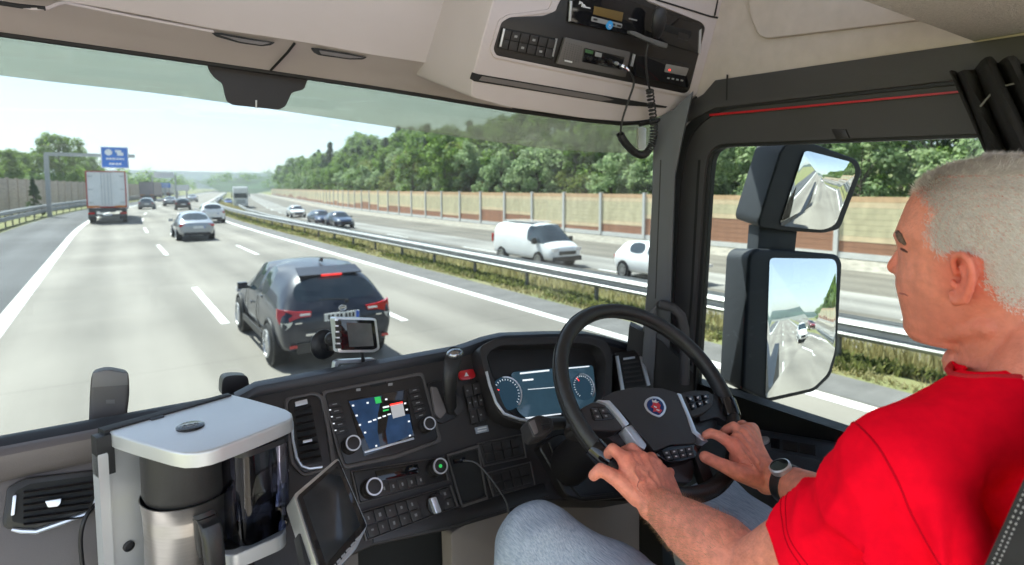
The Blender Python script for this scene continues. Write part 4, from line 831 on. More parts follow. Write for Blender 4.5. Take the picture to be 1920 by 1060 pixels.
h2, pl2 = mirror(C2, n2, [(1464, 283), (1477, 268), (1523, 268), (1609, 300), (1617, 322), (1576, 430), (1545, 438), (1466, 433), (1424, 427), (1422, 415)], [(1519, 283), (1606, 306), (1611, 322), (1570, 424), (1549, 433), (1471, 427)], (.13, .5, .014), 'wide_angle_mirror', None)
for h, pl, a in ((h1, pl1, [(1404, 482), (1396, 600), (1390, 728)]), (h2, pl2, [(1463, 285), (1442, 350), (1421, 416)])):
    mb = MB(); mb.tube([at(x, y, pl=(pl[0]-pl[1]*.01, pl[1])) for x, y in a], .003, 6); mb.build('red_edge', M_redline, h)
mb = MB(); mb.pan([(1424, 420), (1497, 428), (1492, 474), (1420, 472)], (pl1[0]-pl1[1]*.03, pl1[1]), .06, .01); mb.build('mirror_arm', M_navytrim, cab)
mb = MB(); mb.pan([(1395, 735), (1448, 745), (1440, 765), (1400, 775), (1330, 800), (1240, 800), (1240, 775), (1330, 760)], (pl1[0]-pl1[1]*.04, pl1[1]), .05, .01); mb.build('mirror_arm', M_navytrim, cab)
# cars following, placed where the large mirror shows them
def behind(px, py):
    p = at(px, py, pl=(C, n1)); nn = (n1+(p-C)/1.6).normalized(); r = (p-CAM).normalized(); r = r-nn*2*r.dot(nn); t = -p.z/r.z; return p+r*t
for o, (x, y) in ((FOL[0], (1487, 628)), (FOL[1], (1508, 616))):
    q = behind(x, y); o.location = (q.x, max(q.y, -70), 0)
# ---- dashboard: driver's side
u = Vector((1, 0, 0)); vd = Vector((0, -.6, -1)).normalized(); DPl = (at(700, 790, Y=1.22), Vector((0, -1, .6)).normalized())
def dp_(off=0.): return (DPl[0]+DPl[1]*off, DPl[1])
outl = rnd([(430, 752), (480, 727), (640, 697), (860, 656), (905, 640), (940, 632), (1100, 628), (1140, 637), (1165, 645), (1206, 652), (1214, 700), (1240, 800), (1200, 940), (1030, 938), (850, 992), (700, 1024), (610, 1064), (560, 1100), (480, 1100)], [4, 12, 4, 4, 10, 10, 20, 10, 5, 5, 5, 5, 5, 5, 5, 5, 5, 5, 5])
mb = MB(); mb.pan(outl, dp_(), .16, .008, 3); dash_ = mb.build('dashboard', M_dash, cab, 40)
top = [(440, 748), (480, 727), (560, 712), (640, 697), (750, 677), (858, 657), (880, 650), (906, 640), (940, 632), (1020, 629), (1095, 628), (1138, 637), (1165, 645), (1206, 653)]
T = [at(x, y, pl=dp_(-.004)) for x, y in top]
mb = MB(); mb.loft([[p+Vector((0, -.012, -.020)), p+Vector((0, -.018, -.006)), p+Vector((0, -.012, .006)), p+Vector((0, .01, .010)), p+Vector((0, .045, -.004)), p+Vector((0, .12, -.055)), p+Vector((0, .33, -.23)), p+Vector((0, .33, -.3))] for p in T], False); mb.build('dash_brow', mat('dash_top_blue_black', (.026, .028, .034), .38, bump=.08, bscale=400), dash_, 50)
def dq(name, pts, m, parent=None, t=.005, off=.004, bev=.0012, r=0):
    mb = MB(); mb.pan(rnd(pts, r, 3) if r else pts, dp_(off), t, bev); return mb.build(name, m, parent or dash_)
def quad(tl, tr, br, bl):
    a, b, c, d = map(Vector, (tl, tr, br, bl))
    return lambda u_, v_: tuple((a*(1-u_)+b*u_)*(1-v_)+(d*(1-u_)+c*u_)*v_)
def cell(q, u0, u1, v0, v1): return [q(u0, v0), q(u1, v0), q(u1, v1), q(u0, v1)]
def knob(name, px, py, r, h, m, ringm, parent=None, off=.004):
    c_ = at(px, py, pl=dp_(off)); n = DPl[1]; mb = MB(); mb.lathe([(r*1.12, 0), (r*1.08, h*.4), (r, h*.45), (r*.96, h), (r*.8, h*1.02), (.0001, h*1.0)], c_, n, 32); k = mb.build(name, m, parent or dash_)
    mb = MB(); mb.lathe([(r*.97, h*.93), (r*.97, h*1.06), (r*.80, h*1.06), (r*.80, h*.93)], c_, n, 32, False); mb.build('knob_ring', ringm, k); return k
# infotainment
inf = dq('infotainment', [(609, 738), (790, 704), (822, 824), (742, 852), (648, 872), (640, 850)], M_dash2, None, .012, .010, .003, 8)
sc = quad((651, 750), (762, 731), (778, 822), (683, 856)); scr = dq('display_screen', [sc(0, 0), sc(1, 0), sc(1, 1), sc(0, 1)], M_gloss, inf, .003, .0118, .0005)
def sq(u0, u1, v0, v1, m, name='screen_icon', o=.0124): return dq(name, cell(sc, u0, u1, v0, v1), m, scr, .0004, o, 0)
dq('screen_map', [sc(.02, .03), sc(.58, .03), sc(.44, .35), sc(.36, .65), sc(.33, .97), sc(.14, .97)], M_scrb, scr, .0004, .0122, 0); dq('screen_map', [sc(.62, .40), sc(.98, .50), sc(.98, .9), sc(.48, .96), sc(.50, .70)], M_scrb, scr, .0004, .0122, 0)
sq(.45, .55, .04, .16, M_green); sq(.68, .90, .22, .50, M_scrg); sq(.68, .90, .22, .25, M_redlit, 'screen_icon', .0128); sq(.54, .64, .30, .33, M_green); sq(.55, .66, .24, .27, M_scrw)
for a, b in ((.05, .1), (.06, .28), (.07, .45), (.30, .1), (.92, .25), (.93, .38), (.93, .62), (.90, .9), (.62, .1), (.25, .88), (.12, .6)): sq(a, a+.035, b, b+.03, M_scrw)
for k in range(5): sq(.24+k*.09, .30+k*.09, .44-.012*k, .465-.012*k, M_scrw)
dq('trim_line', [(683, 846), (776, 820), (777, 824), (684, 850)], M_silv, inf, .002, .0125, .0005)
for q, n_, s_ in ((quad((614, 754), (637, 750), (654, 812), (631, 818)), 5, 0), (quad((766, 728), (785, 724), (801, 782), (781, 788)), 5, 1)):
    for k in range(n_):
        key = dq('menu_key', cell(q, 0, 1, k/n_+.02, (k+1)/n_-.04), M_dash, inf, .004, .0135, .0012); dq('key_print', cell(q, .34, .70, (k+.42)/n_, (k+.54)/n_), M_lgrey, key, .0004, .0138, 0)
        if s_ == 0 and k: dq('key_light', cell(q, -.03, .12, (k+.1)/n_, (k+.25)/n_), M_scrw, key, .0006, .014, 0)
knob('volume_knob', 655, 836, .0165, .030, M_dash2, M_silv, inf, .010); knob('tuning_knob', 797, 799, .0150, .028, M_dash2, M_silv, inf, .010)
dq('disc_slot', [(694, 722), (724, 716), (725, 720), (695, 726)], M_pit, inf, .001, .0112, 0)
for x, y in ((672, 731), (732, 721)): dq('slot_print', [(x-4, y-2), (x+4, y-3), (x+4, y+2), (x-4, y+3)], M_lgrey, inf, .0004, .0112, 0)
# vent beside it
vq = quad((549, 752), (582, 744), (608, 870), (560, 880))
vent = dq('air_vent', [(541, 750), (588, 740), (600, 746), (612, 800), (622, 872), (570, 888), (552, 866), (542, 800)], M_dash2, None, .01, .006, .002, 8); dq('vent_mouth', cell(vq, .05, .95, .04, .96), M_pit, vent, .002, .0075, 0)
for k in range(8): 
    v0 = .12+k*.105; pts = [at(*vq(a, v0+dv), pl=dp_(o)) for a, dv, o in ((.08, 0, .008), (.92, 0, .008), (.92, .035, .016), (.08, .035, .016))]; mb = MB(); mb.prism(pts, (0, .002, -.002)); mb.build('vent_slat', M_dash, vent)
dq('vent_cap', cell(vq, .12, .8, .02, .09), M_silv, vent, .003, .013, .001); dq('vent_tab', cell(vq, .3, .7, .60, .64), M_silv, vent, .006, .020, .001)
mb = MB(); mb.tube([at(x, y, pl=dp_(.008)) for x, y in ((547, 790), (549, 825), (556, 858), (566, 874), (580, 879), (604, 876))], .0032, 8); mb.build('vent_trim', M_silv, vent)
# heating row and key rows
hv = quad((662, 885), (829, 858), (838, 900), (676, 942)); hvp = dq('heater_panel', cell(hv, 0, 1, 0, 1), M_dash2, None, .008, .007, .002, 6)
dq('heater_display', cell(hv, .24, .72, .10, .46), M_gloss, hvp, .002, .0085, .0005)
for k in range(5): s_ = dq('heater_key', cell(hv, .25+k*.105, .34+k*.105, .56, .92), M_dash, hvp, .003, .0095, .001); dq('key_print', cell(hv, .286+k*.105, .304+k*.105, .68, .80), M_print, s_, .0004, .0098, 0)
knob('heater_knob', 692, 917, .0180, .036, M_dash2, M_silv, hvp, .006); kk = knob('heater_knob', 814, 879, .0175, .036, M_dash2, M_silv, hvp, .006)
mb = MB(); mb.lathe([(.004, .0362), (.004, .0370), (.0001, .0370)], at(814, 879, pl=dp_(.006)), DPl[1], 12); mb.build('knob_light', M_green, kk)
kq = quad((676, 962), (843, 912), (856, 950), (690, 1012)); kp = dq('key_panel', cell(kq, 0, 1, 0, 1), M_dash2, None, .008, .006, .002, 5)
for i in range(8):
    for j in range(2):
        if i in (5, 6) : continue
        s_ = dq('dash_key', cell(kq, .02+i*.122, .13+i*.122, .05+j*.48, .49+j*.48), M_dash, kp, .004, .0105, .0012); dq('key_print', cell(kq, .062+i*.122, .062+i*.122+(.016, .026, .012, .022)[(i+j) % 4], .2+j*.48, .2+j*.48+(.12, .07, .14)[(i*2+j) % 3]), M_print, s_, .0004, .0108, 0)
mb = MB(); c_ = at(816, 946, pl=dp_(.006)); mb.lathe([(.021, 0), (.020, .008), (.0001, .008)], c_, DPl[1], 28); lk = mb.build('light_switch', M_dash2, kp); dq('switch_grip', [(807, 934), (818, 931), (829, 960), (818, 964)], M_silv, lk, .014, .028, .002, 3)
# lever block with gear lever, hazard and switches
lb = dq('lever_base', [(800, 722), (812, 714), (835, 712), (862, 735), (868, 760), (858, 782), (830, 795), (818, 790)], M_dash2, None, .01, .008, .003, 8); dq('base_wing', [(808, 724), (820, 726), (838, 772), (826, 786), (816, 776)], M_brown, lb, .008, .020, .003, 4); dq('base_wing', [(856, 738), (868, 752), (872, 766), (858, 780), (850, 768)], M_dash, lb, .008, .020, .003, 4)
b0 = at(847, 770, pl=dp_(.01)); b1 = at(843, 735, pl=dp_(.05)); b2 = at(845, 700, pl=dp_(.075)); b3 = at(850, 672, pl=dp_(.085)); b4 = at(852, 660, pl=dp_(.082))
mb = MB(); mb.loft([[p+Vector((math.cos(a)*w_, math.sin(a)*d_*.5, math.sin(a)*d_*.6)) for a in [k*math.pi/7+.2 for k in range(14)]] for p, w_, d_ in ((b0, .014, .013), (b1, .016, .016), (b2, .020, .020), (b3, .022, .022), (b4, .019, .017))]); lv = mb.build('gear_lever', M_leather, lb, 50)
mb = MB(); mb.ball(at(853, 664, pl=dp_(.088)), .0215, 18, (1, .85, .6)); mb.build('lever_cap', mat('dark_chrome', (.35, .36, .38), .2, .9), lv)
dq('hazard_switch', [(861, 696), (887, 691), (893, 705), (888, 710), (866, 713), (861, 707)], mat('hazard_red', (.45, .01, .015), .35, coat=.4), None, .006, .012, .002, 5); dq('hazard_mark', [(874, 698), (879, 705), (871, 706)], M_txt, None, .0005, .0126, 0)
s1 = quad((868, 722), (900, 714), (914, 790), (884, 797)); sb_ = dq('switch_block', cell(s1, 0, 1, 0, 1), M_dash2, None, .006, .006, .001, 3)
for v0, v1, nn in ((.03, .30, 2), (.34, .60, 3), (.66, .97, 2)):
    for k in range(nn): s_ = dq('dash_switch', cell(s1, k/nn+.04, (k+1)/nn-.02, v0, v1), M_dash, sb_, .004, .011, .0012); dq('key_print', cell(s1, k/nn+.14, k/nn+.24, v0*.57+v1*.43, v0*.45+v1*.55), M_print, s_, .0004, .0115, 0)
sp_ = dq('label_plate', [(890, 802), (914, 797), (917, 809), (893, 814)], mat('label_grey', (.25, .28, .33), .4), None, .002, .003, .0004)
for k in (0, 1): dq('label_print', [(895, 803.5+k*5), (912, 800+k*5), (912.5, 802+k*5), (895.5, 805.5+k*5)], M_txt, sp_, .0004, .0036, 0)
dq('open_tray', [(842, 858), (896, 842), (912, 930), (868, 944)], M_pit, None, .003, .0025, 0, 4); mb = MB(); mb.ring(rnd([(836, 852), (900, 832), (918, 934), (864, 950)], 6), rnd([(842, 858), (896, 842), (912, 930), (868, 944)], 6), dp_(.008), .008, bev=.002); mb.build('tray_rim', M_dash, dash_)
for q in (quad((899, 833), (978, 816), (985, 856), (910, 872)), quad((916, 888), (994, 868), (1002, 908), (928, 928))):
    b_ = dq('switch_bank', cell(q, 0, 1, 0, 1), M_dash, None, .006, .007, .002, 3)
    for i in range(4):
        for j in range(2): dq('dash_switch', cell(q, .06+i*.22, .26+i*.22, .1+j*.42, .48+j*.42), M_dash2, b_, .004, .010, .001)
dq('socket', [(850, 862), (872, 858), (874, 866), (852, 870)], M_gloss, None, .004, .008, .001)
dq('lower_edge', [(700, 995), (850, 955), (1020, 905), (1030, 930), (850, 985), (700, 1018)], M_dash2, None, .006, .004, .002)
def edge(q, nm, par_, g=.03, m=None, o=.0105):
    mb = MB(); mb.ring(cell(q, -g, 1+g, -g*1.6, 1+g*1.6), cell(q, -g*.3, 1+g*.3, -g*.5, 1+g*.5), dp_(o), .006, bev=.0012); return mb.build(nm, m or M_edge, par_)
M_edge = mat('edge_grey', (.075, .068, .066), .4)
edge(hv, 'panel_edge', hvp, .022); edge(kq, 'panel_edge', kp, .022); edge(quad((899, 833), (978, 816), (985, 856), (910, 872)), 'panel_edge', dash_, .04); edge(quad((916, 888), (994, 868), (1002, 908), (928, 928)), 'panel_edge', dash_, .04); edge(quad((842, 858), (896, 842), (912, 930), (868, 944)), 'panel_edge', dash_, .05)
mb = MB(); mb.ring(rnd([(603, 733), (793, 697), (830, 828), (744, 860), (646, 880), (634, 852)], 8), rnd([(609, 738), (790, 704), (822, 824), (742, 852), (648, 872), (640, 850)], 8), dp_(.009), .008, bev=.002); mb.build('panel_edge', M_edge, dash_)
mb = MB(); mb.ring(rnd([(534, 746), (592, 734), (608, 742), (620, 800), (632, 876), (569, 894), (545, 870), (535, 800)], 8), rnd([(541, 750), (588, 740), (600, 746), (612, 800), (622, 872), (570, 888), (552, 866), (542, 800)], 8), dp_(.010), .010, bev=.003); mb.build('vent_surround', M_edge, dash_)
# instrument cluster
CP = (DPl[0]+DPl[1]*.012, DPl[1])
hood_o = rnd([(898, 650), (930, 634), (1100, 629), (1140, 640), (1150, 668), (1146, 760), (1090, 796), (985, 800), (935, 780), (906, 690)], [12, 10, 20, 15, 10, 20, 30, 30, 20, 10], 4); hood_i = rnd([(912, 664), (936, 648), (1095, 643), (1128, 652), (1136, 675), (1132, 750), (1080, 782), (985, 786), (950, 772), (922, 700)], [12, 10, 20, 15, 10, 20, 30, 30, 20, 10], 4)
mb = MB(); mb.ring(hood_o, hood_i, dp_(.05), .05, bev=.004); cl = mb.build('instrument_cluster', M_dash, dash_, 50)
mb = MB(); mb.pan(hood_i, dp_(.006), .004); mb.build('cluster_face', M_dash2, cl)
cqs = dq('cluster_screen', rnd([(958, 698), (1112, 684), (1120, 764), (985, 784), (970, 770)], 8), mat('cluster_blue', (.018, .035, .05), .08, var=.45, vscale=9, emit=((.10, .22, .32), .045)), cl, .002, .012, .0005)
for (x, y, a0) in ((950, 738, 0), (1093, 726, 1)):
    c_ = at(x, y, pl=dp_(.014)); ax = Vector((1, 0, 0)); ay = DPl[1].cross(ax); rr = .042 if a0 == 0 else .036
    mb = MB(); mb.lathe([(rr, 0), (rr, .004), (rr*.93, .004), (rr*.93, .001), (.0001, .001)], c_, DPl[1], 40); gd = mb.build('gauge_dial', mat('gauge_face', (.014, .02, .028), .15, emit=((.04, .1, .16), .08)), cl)
    mb = MB()
    for k in range(22):
        a = R(-50+k*13); d = ax*math.cos(a)+ay*math.sin(a); mb.tube([c_+d*rr*.78+DPl[1]*.0022, c_+d*rr*.88+DPl[1]*.0022], .0006, 4)
    mb.build('gauge_ticks', M_scrw, gd)
    mb = MB(); d = ax*math.cos(R(150 if a0 == 0 else 115))+ay*math.sin(R(150 if a0 == 0 else 115)); mb.tube([c_+d*rr*.55+DPl[1]*.003, c_+d*rr*.85+DPl[1]*.003], [.0008, .0005], 5); mb.build('gauge_needle', M_redlit, gd)
    mb = MB(); arc = [c_+(ax*math.cos(a)+ay*math.sin(a))*rr*.97+DPl[1]*.005 for a in [R(-60+k*8) for k in range(20)]]; mb.tube(arc, .0022, 6); mb.build('gauge_rim', M_silv, gd)
for a in ([(975, 699), (1030, 693), (1030, 696), (975, 702)], [(985, 783), (1052, 775), (1052, 777), (985, 786)], [(980, 712), (1000, 710), (1000, 713), (980, 715)], [(1062, 690), (1105, 686), (1105, 688), (1062, 692)], [(990, 730), (1040, 726), (1040, 727), (990, 731)]): dq('screen_line', a, M_scrw, cl, .0004, .0130, 0)
mb = MB(); mb.tube([at(x, y, pl=dp_(.052)) for x, y in ((912, 697), (918, 722), (930, 755), (945, 776), (975, 787), (1000, 789))], .0035, 8); mb.build('cluster_trim', M_silv, cl)
# right-hand vent
rv = quad((1164, 672), (1197, 667), (1210, 722), (1172, 726)); rvt = dq('air_vent', [(1152, 662), (1200, 655), (1222, 735), (1166, 742)], M_dash2, None, .03, .045, .002, 6); dq('vent_mouth', cell(rv, 0, 1, 0, 1), M_pit, rvt, .002, .0465, 0)
for k in range(5): dq('vent_slat', cell(rv, .05, .95, .16+k*.16, .21+k*.16), M_dash, rvt, .003, .050, .0005)
for a in ([(1155, 668), (1160, 667), (1172, 735), (1166, 736)], [(1200, 668), (1206, 667), (1220, 722), (1214, 724)]): dq('vent_trim', a, M_silv, rvt, .004, .050, .001)
dq('vent_cap', cell(rv, .15, .8, .0, .07), M_silv, rvt, .002, .050, .0005)
# lower trim, knee panel and floor
mb = MB(); mb.pan(rnd([(845, 1000), (870, 985), (1010, 935), (1030, 930), (1200, 930), (1200, 1130), (850, 1130)], 8), (DPl[0]+Vector((0, .06, 0)), Vector((0, -1, .25)).normalized()), .05, .01); mb.build('knee_panel', M_knee, cab)
mb = MB(); mb.pan([(480, 1060), (900, 960), (900, 1300), (480, 1300)], (DPl[0]+Vector((0, .10, 0)), Vector((0, -1, .1)).normalized()), .03); mb.build('lower_dash', M_pit, cab)
mb = MB(); mb.box((.35, 1.42, 1.62), (2.5, .04, .95)); mb.build('front_wall', M_pit, cab)
mb = MB(); mb.box((.3, .5, 1.15), (2.3, 2.0, .06)); mb.build('cab_floor', mat('floor_mat', (.03, .03, .03), .9), cab)
mb = MB(); mb.box((1.47, .52, 1.66), (.05, 1.7, .9), bev=.02); mb.build('door_lower', M_dash, door)
# ---- passenger side dash, profile drawn out along X
def yz(py, Y): p = at(95, py, Y=Y); return (p.y, p.z)
prof = [(1.62, 1.95), yz(812, 1.50), yz(801, 1.38), yz(800, 1.34), yz(806, 1.315), yz(820, 1.30)]
prof2 = [yz(820, 1.30), yz(826, 1.285), yz(838, 1.275), yz(868, 1.275), yz(879, 1.285)]
prof3 = [yz(879, 1.285), yz(884, 1.29), yz(890, 1.285), yz(1000, 1.255), yz(1080, 1.22), yz(1300, 1.22)]
pd = None
for pr, m, nm in ((prof, M_navytrim, 'passenger_dash'), (prof2, mat('brown_grey_roll', (.15, .132, .13), .42, var=.06, bump=.08, bscale=500), 'dash_roll'), (prof3, M_brown, 'dash_face')):
    mb = MB(); mb.loft([[(x, y, z) for y, z in pr] for x in (-.9, -.5, -.1, .2, .42)], False); o = mb.build(nm, m, pd or cab, 50); pd = pd or o
p0 = Vector((0, *yz(890, 1.285))); p1 = Vector((0, *yz(1000, 1.255))); p2 = Vector((1, *yz(890, 1.285))); VP = plane3(p0, p1, p2)
def vq2(name, pts, m, parent, t=.006, off=.004, bev=.001, r=0):
    mb = MB(); mb.pan(rnd(pts, r, 3) if r else pts, (VP[0]+VP[1]*off, VP[1]), t, bev); return mb.build(name, m, parent)
VO = [(3, 984), (13, 914), (47, 897), (196, 879), (194, 930), (172, 963), (68, 1001), (12, 993)]
lv2 = vq2('air_vent', VO, M_dash2, pd, .012, .010, .004, 8); vq2('vent_mouth', [(22, 978), (28, 922), (55, 908), (190, 890), (186, 930), (166, 952), (62, 986)], M_pit, lv2, .002, .0115, 0, 6)
for k in range(6):
    y0 = 915+k*12; mb = MB(); mb.prism([at(x, y, pl=(VP[0]+VP[1]*o, VP[1])) for x, y, o in ((44, y0+6, .012), (178-k*3, y0-14+k, .012), (178-k*3, y0-10+k, .022), (44, y0+10, .022))], (0, .002, -.002)); mb.build('vent_slat', M_dash, lv2)
vq2('vent_tab', [(84, 940), (115, 935), (113, 945), (108, 950), (90, 952)], M_silv, lv2, .008, .026, .001, 2); vq2('vent_wheel', [(24, 930), (31, 928), (27, 966), (20, 968)], M_silv, lv2, .006, .016, .001, 2)
mb = MB(); mb.tube([at(x, y, pl=(VP[0]+VP[1]*.012, VP[1])) for x, y in ((22, 993), (40, 996), (68, 997), (120, 979), (165, 962), (176, 950), (186, 915))], [.0025, .004, .0045, .0045, .004, .0035, .002], 8); mb.build('vent_trim', M_silv, lv2)
vq2('glove_lid', [(112, 1062), (124, 1050), (200, 1034), (200, 1090), (112, 1090)], M_dash, pd, .006, .006, .003, 6)
# ================================================================= STEERING WHEEL
WN = Vector((0, -1, 1)).normalized(); WC = at(1218, 738, d=1.22); WX = Vector((1, 0, 0)); WY = WN.cross(WX)
def W(px, py, o=0.): return at(px, py, pl=(WC+WN*o, WN))
def wp(a, r, o=0.): return WC+(WX*math.cos(R(a))+WY*math.sin(R(a)))*r+WN*o
sw_root = bpy.data.objects.new('steering_wheel', None)
RR = .2070
mb = MB(); rings = []
for k in range(96):
    a = 360*k/96; c = wp(a, RR); rad = (WX*math.cos(R(a))+WY*math.sin(R(a)))
    rings.append([c + rad*math.cos(t)*.0155 + WN*math.sin(t)*(.0185) for t in [j*2*math.pi/14 for j in range(14)]])
mb.loft(rings, True, False, True); rim = mb.build('steering_wheel', M_leather, cab, 60)
mb = MB()
for k in range(110):
    a = 15+k*1.2; mb.tube([wp(a, RR-.0150, .004), wp(a+.5, RR-.0168, -.002)], .0011, 4)
mb.build('rim_stitching', mat('dark_stitch', (.05, .05, .05), .8), rim)
mb = MB(); mb.tube([wp(a, RR+.0158, .0035) for a in [i*4 for i in range(90)]], .0012, 5, True); mb.build('rim_seam', M_seal, rim)
for a in (203, 337): 
    mb = MB(); c = wp(a, RR); t = (wp(a+3, RR)-wp(a-3, RR)); mb.lathe([(.0195, -.02), (.0205, -.015), (.0205, .015), (.0195, .02)], c, t, 18); mb.build('rim_collar', M_gloss, rim)
def wq(name, pts, m, parent=None, t=.012, off=.0, bev=.002, r=0, seg=2):
    mb = MB(); mb.pan(rnd(pts, r, 4) if r else pts, (WC+WN*off, WN), t, bev, seg); return mb.build(name, m, parent or rim)
hub = wq('hub', [(1129, 747), (1152, 734), (1193, 726), (1242, 728), (1269, 737), (1291, 783), (1308, 826), (1303, 832), (1257, 834), (1227, 847), (1212, 826), (1178, 786), (1146, 752)], M_dash, None, .06, .018, .010, 5, 4)
wq('hub_back', [(1110, 770), (1160, 745), (1290, 745), (1345, 765), (1350, 790), (1310, 850), (1300, 905), (1230, 905), (1200, 860), (1130, 815), (1080, 800), (1080, 775)], M_dash2, None, .05, -.012, .01, 10)
wq('spoke', [(1070, 772), (1100, 768), (1104, 800), (1070, 798)], M_dash2, None, .02, -.0, .004, 3); wq('spoke', [(1310, 740), (1340, 738), (1378, 766), (1378, 800), (1345, 782), (1312, 790)], M_dash2, None, .02, -.0, .004, 3)
wq('spoke', [(1225, 850), (1245, 860), (1250, 930), (1225, 925)], M_dash2, None, .02, -.004, .004, 3); wq('spoke', [(1300, 850), (1318, 846), (1340, 900), (1325, 915)], M_dash2, None, .02, -.004, .004, 3)
lp = wq('button_pod', [(1088, 766), (1112, 753), (1141, 756), (1157, 776), (1174, 798), (1158, 809), (1110, 807), (1101, 800)], M_dash, None, .03, .012, .005, 6, 3); kq2 = quad((1106, 763), (1138, 763), (1155, 785), (1113, 789)); ring_ = wq('button_plate', cell(kq2, 0, 1, 0, 1), M_gloss, lp, .004, .0145, .001, 6)
for u0, u1, v0, v1 in ((.1, .42, .12, .5), (.5, .9, .12, .5), (.1, .42, .55, .92), (.5, .9, .55, .92)): b = wq('button', cell(kq2, u0, u1, v0, v1), M_dash, ring_, .003, .017, .001); wq('button_print', cell(kq2, u0+.1, u0+.2, v0+.12, v0+.24), M_lgrey, b, .0004, .0173, 0)
rp = wq('button_pod', [(1274, 737), (1300, 731), (1329, 732), (1339, 742), (1336, 763), (1322, 775), (1299, 783), (1288, 770)], M_dash, None, .03, .012, .005, 6, 3); kq3 = quad((1284, 741), (1330, 737), (1332, 757), (1298, 772))
for i in range(3):
    for j in range(2): b = wq('button', cell(kq3, .04+i*.33, .30+i*.33, .08+j*.46, .46+j*.46), M_gloss, rp, .003, .0155, .001); wq('button_print', cell(kq3, .12+i*.33, .2+i*.33, .2+j*.46, .32+j*.46), M_txt, b, .0004, .0158, 0)
dp3 = wq('button_pod', [(1228, 848), (1257, 836), (1303, 832), (1310, 843), (1305, 858), (1280, 865), (1257, 868), (1241, 860)], M_gloss, None, .03, .014, .004, 6, 3); kq4 = quad((1240, 846), (1300, 836), (1304, 856), (1250, 864))
for i in range(4):
    for j in range(2): b = wq('button', cell(kq4, .04+i*.24, .24+i*.24, .06+j*.48, .46+j*.48), M_dash, dp3, .003, .0165, .001); wq('button_print', cell(kq4, .1+i*.24, .16+i*.24, .18+j*.48, .3+j*.48), M_txt, b, .0004, .0168, 0)
wq('chrome_trim', [(1120, 750), (1143, 751), (1162, 772), (1180, 795), (1172, 799), (1152, 773), (1138, 757)], M_silv, None, .02, .0195, .002, 2, 2)
wq('chrome_trim', [(1171, 801), (1184, 796), (1199, 815), (1213, 834), (1209, 844), (1197, 836), (1184, 818)], M_silv, None, .03, .014, .003, 3, 3)
wq('chrome_trim', [(1270, 737), (1277, 739), (1296, 783), (1306, 808), (1329, 828), (1318, 827), (1298, 811), (1288, 780)], M_silv, None, .02, .0195, .002, 2, 2)
# shield badge: silver surround, blue field, red and white beast
def wl(pts, sc=1.): 
    c = Vector((1229, 763)); return [tuple(c+Vector(p)*sc) for p in pts]
sh = [(-21, -5), (-17, -15), (-6, -20), (6, -19), (16, -11), (21, 1), (18, 12), (10, 19), (6, 19), (-6, 14), (-16, 6)]
bd = wq('badge', rnd(wl(sh), 4), M_silv, hub, .004, .0205, .001); wq('badge_field', rnd(wl(sh, .80), 4), mat('badge_blue', (.012, .03, .13), .2), bd, .003, .0215, 0)
wq('badge_figure', wl([(-4, -12), (4, -9), (10, -3), (8, 3), (13, 7), (8, 12), (2, 8), (-4, 9), (-3, 3), (-9, 0), (-5, -4)]), mat('badge_red', (.55, .03, .04), .3), bd, .003, .0222, 0)
wq('badge_crown', wl([(-6, -14), (-3, -11), (1, -14), (2, -10), (7, -10), (3, -7), (-5, -9)]), M_txt, bd, .003, .0226, 0)
for a in ([(-3, -2), (3, 0), (2, 2), (-3, 0)], [(2, 4), (8, 6), (7, 8), (2, 6)]): wq('badge_line', wl(a), M_txt, bd, .003, .0226, 0)
# column, shroud and stalks
c0 = WC-WN*.05; mb = MB(); mb.lathe([(.04, 0), (.045, -.08), (.05, -.2), (.05, -.32)], c0, WN, 24); col = mb.build('steering_column', M_dash2, cab)
mb = MB(); mb.pan(rnd([(1010, 838), (1040, 815), (1130, 800), (1190, 850), (1200, 930), (1095, 940), (1062, 930), (1035, 880)], 10), (DPl[0]+DPl[1]*.03, DPl[1]), .03, .008, 3); cs = mb.build('column_shroud', M_dash2, cab)
mb = MB(); mb.tube([at(x, y, pl=(DPl[0]+DPl[1]*.032, DPl[1])) for x, y in ((1030, 830), (1042, 862), (1066, 905), (1088, 932), (1150, 926))], .003, 6); mb.build('shroud_edge', M_dash, cs)
a_ = W(1018, 795, -.06); b_ = W(1120, 790, -.09)
mb = MB(); mb.tube([b_, b_*.5+a_*.5, a_], [.013, .011, .014], 12); stk = mb.build('stalk', M_dash2, cab)
def sk(name, pts, m, parent, t, off, bev=.002, r=4):
    mb = MB(); mb.pan(rnd(pts, r), (a_+WN*off, WN), t, bev, 3); return mb.build(name, m, parent)
hd2 = sk('stalk_head', [(988, 787), (1010, 777), (1036, 783), (1040, 805), (1020, 817), (1000, 820)], M_dash, stk, .035, .014, .004, 6)
sk('stalk_button', [(992, 791), (1002, 786), (1010, 810), (1003, 815)], M_brown, hd2, .004, .016, .001, 2); sk('stalk_button', [(1014, 785), (1030, 786), (1031, 794), (1016, 795)], M_dash2, hd2, .004, .017, .001, 2); sk('stalk_button', [(1016, 799), (1032, 797), (1033, 804), (1019, 808)], M_dash2, hd2, .004, .017, .001, 2)
# ================================================================= THINGS CARRIED IN THE CAB
def boxy(root, name, pts3, vec, m, bev=.003, seg=2):
    mb = MB(); mb.prism(pts3, vec, bev, seg); return mb.build(name, m, root)
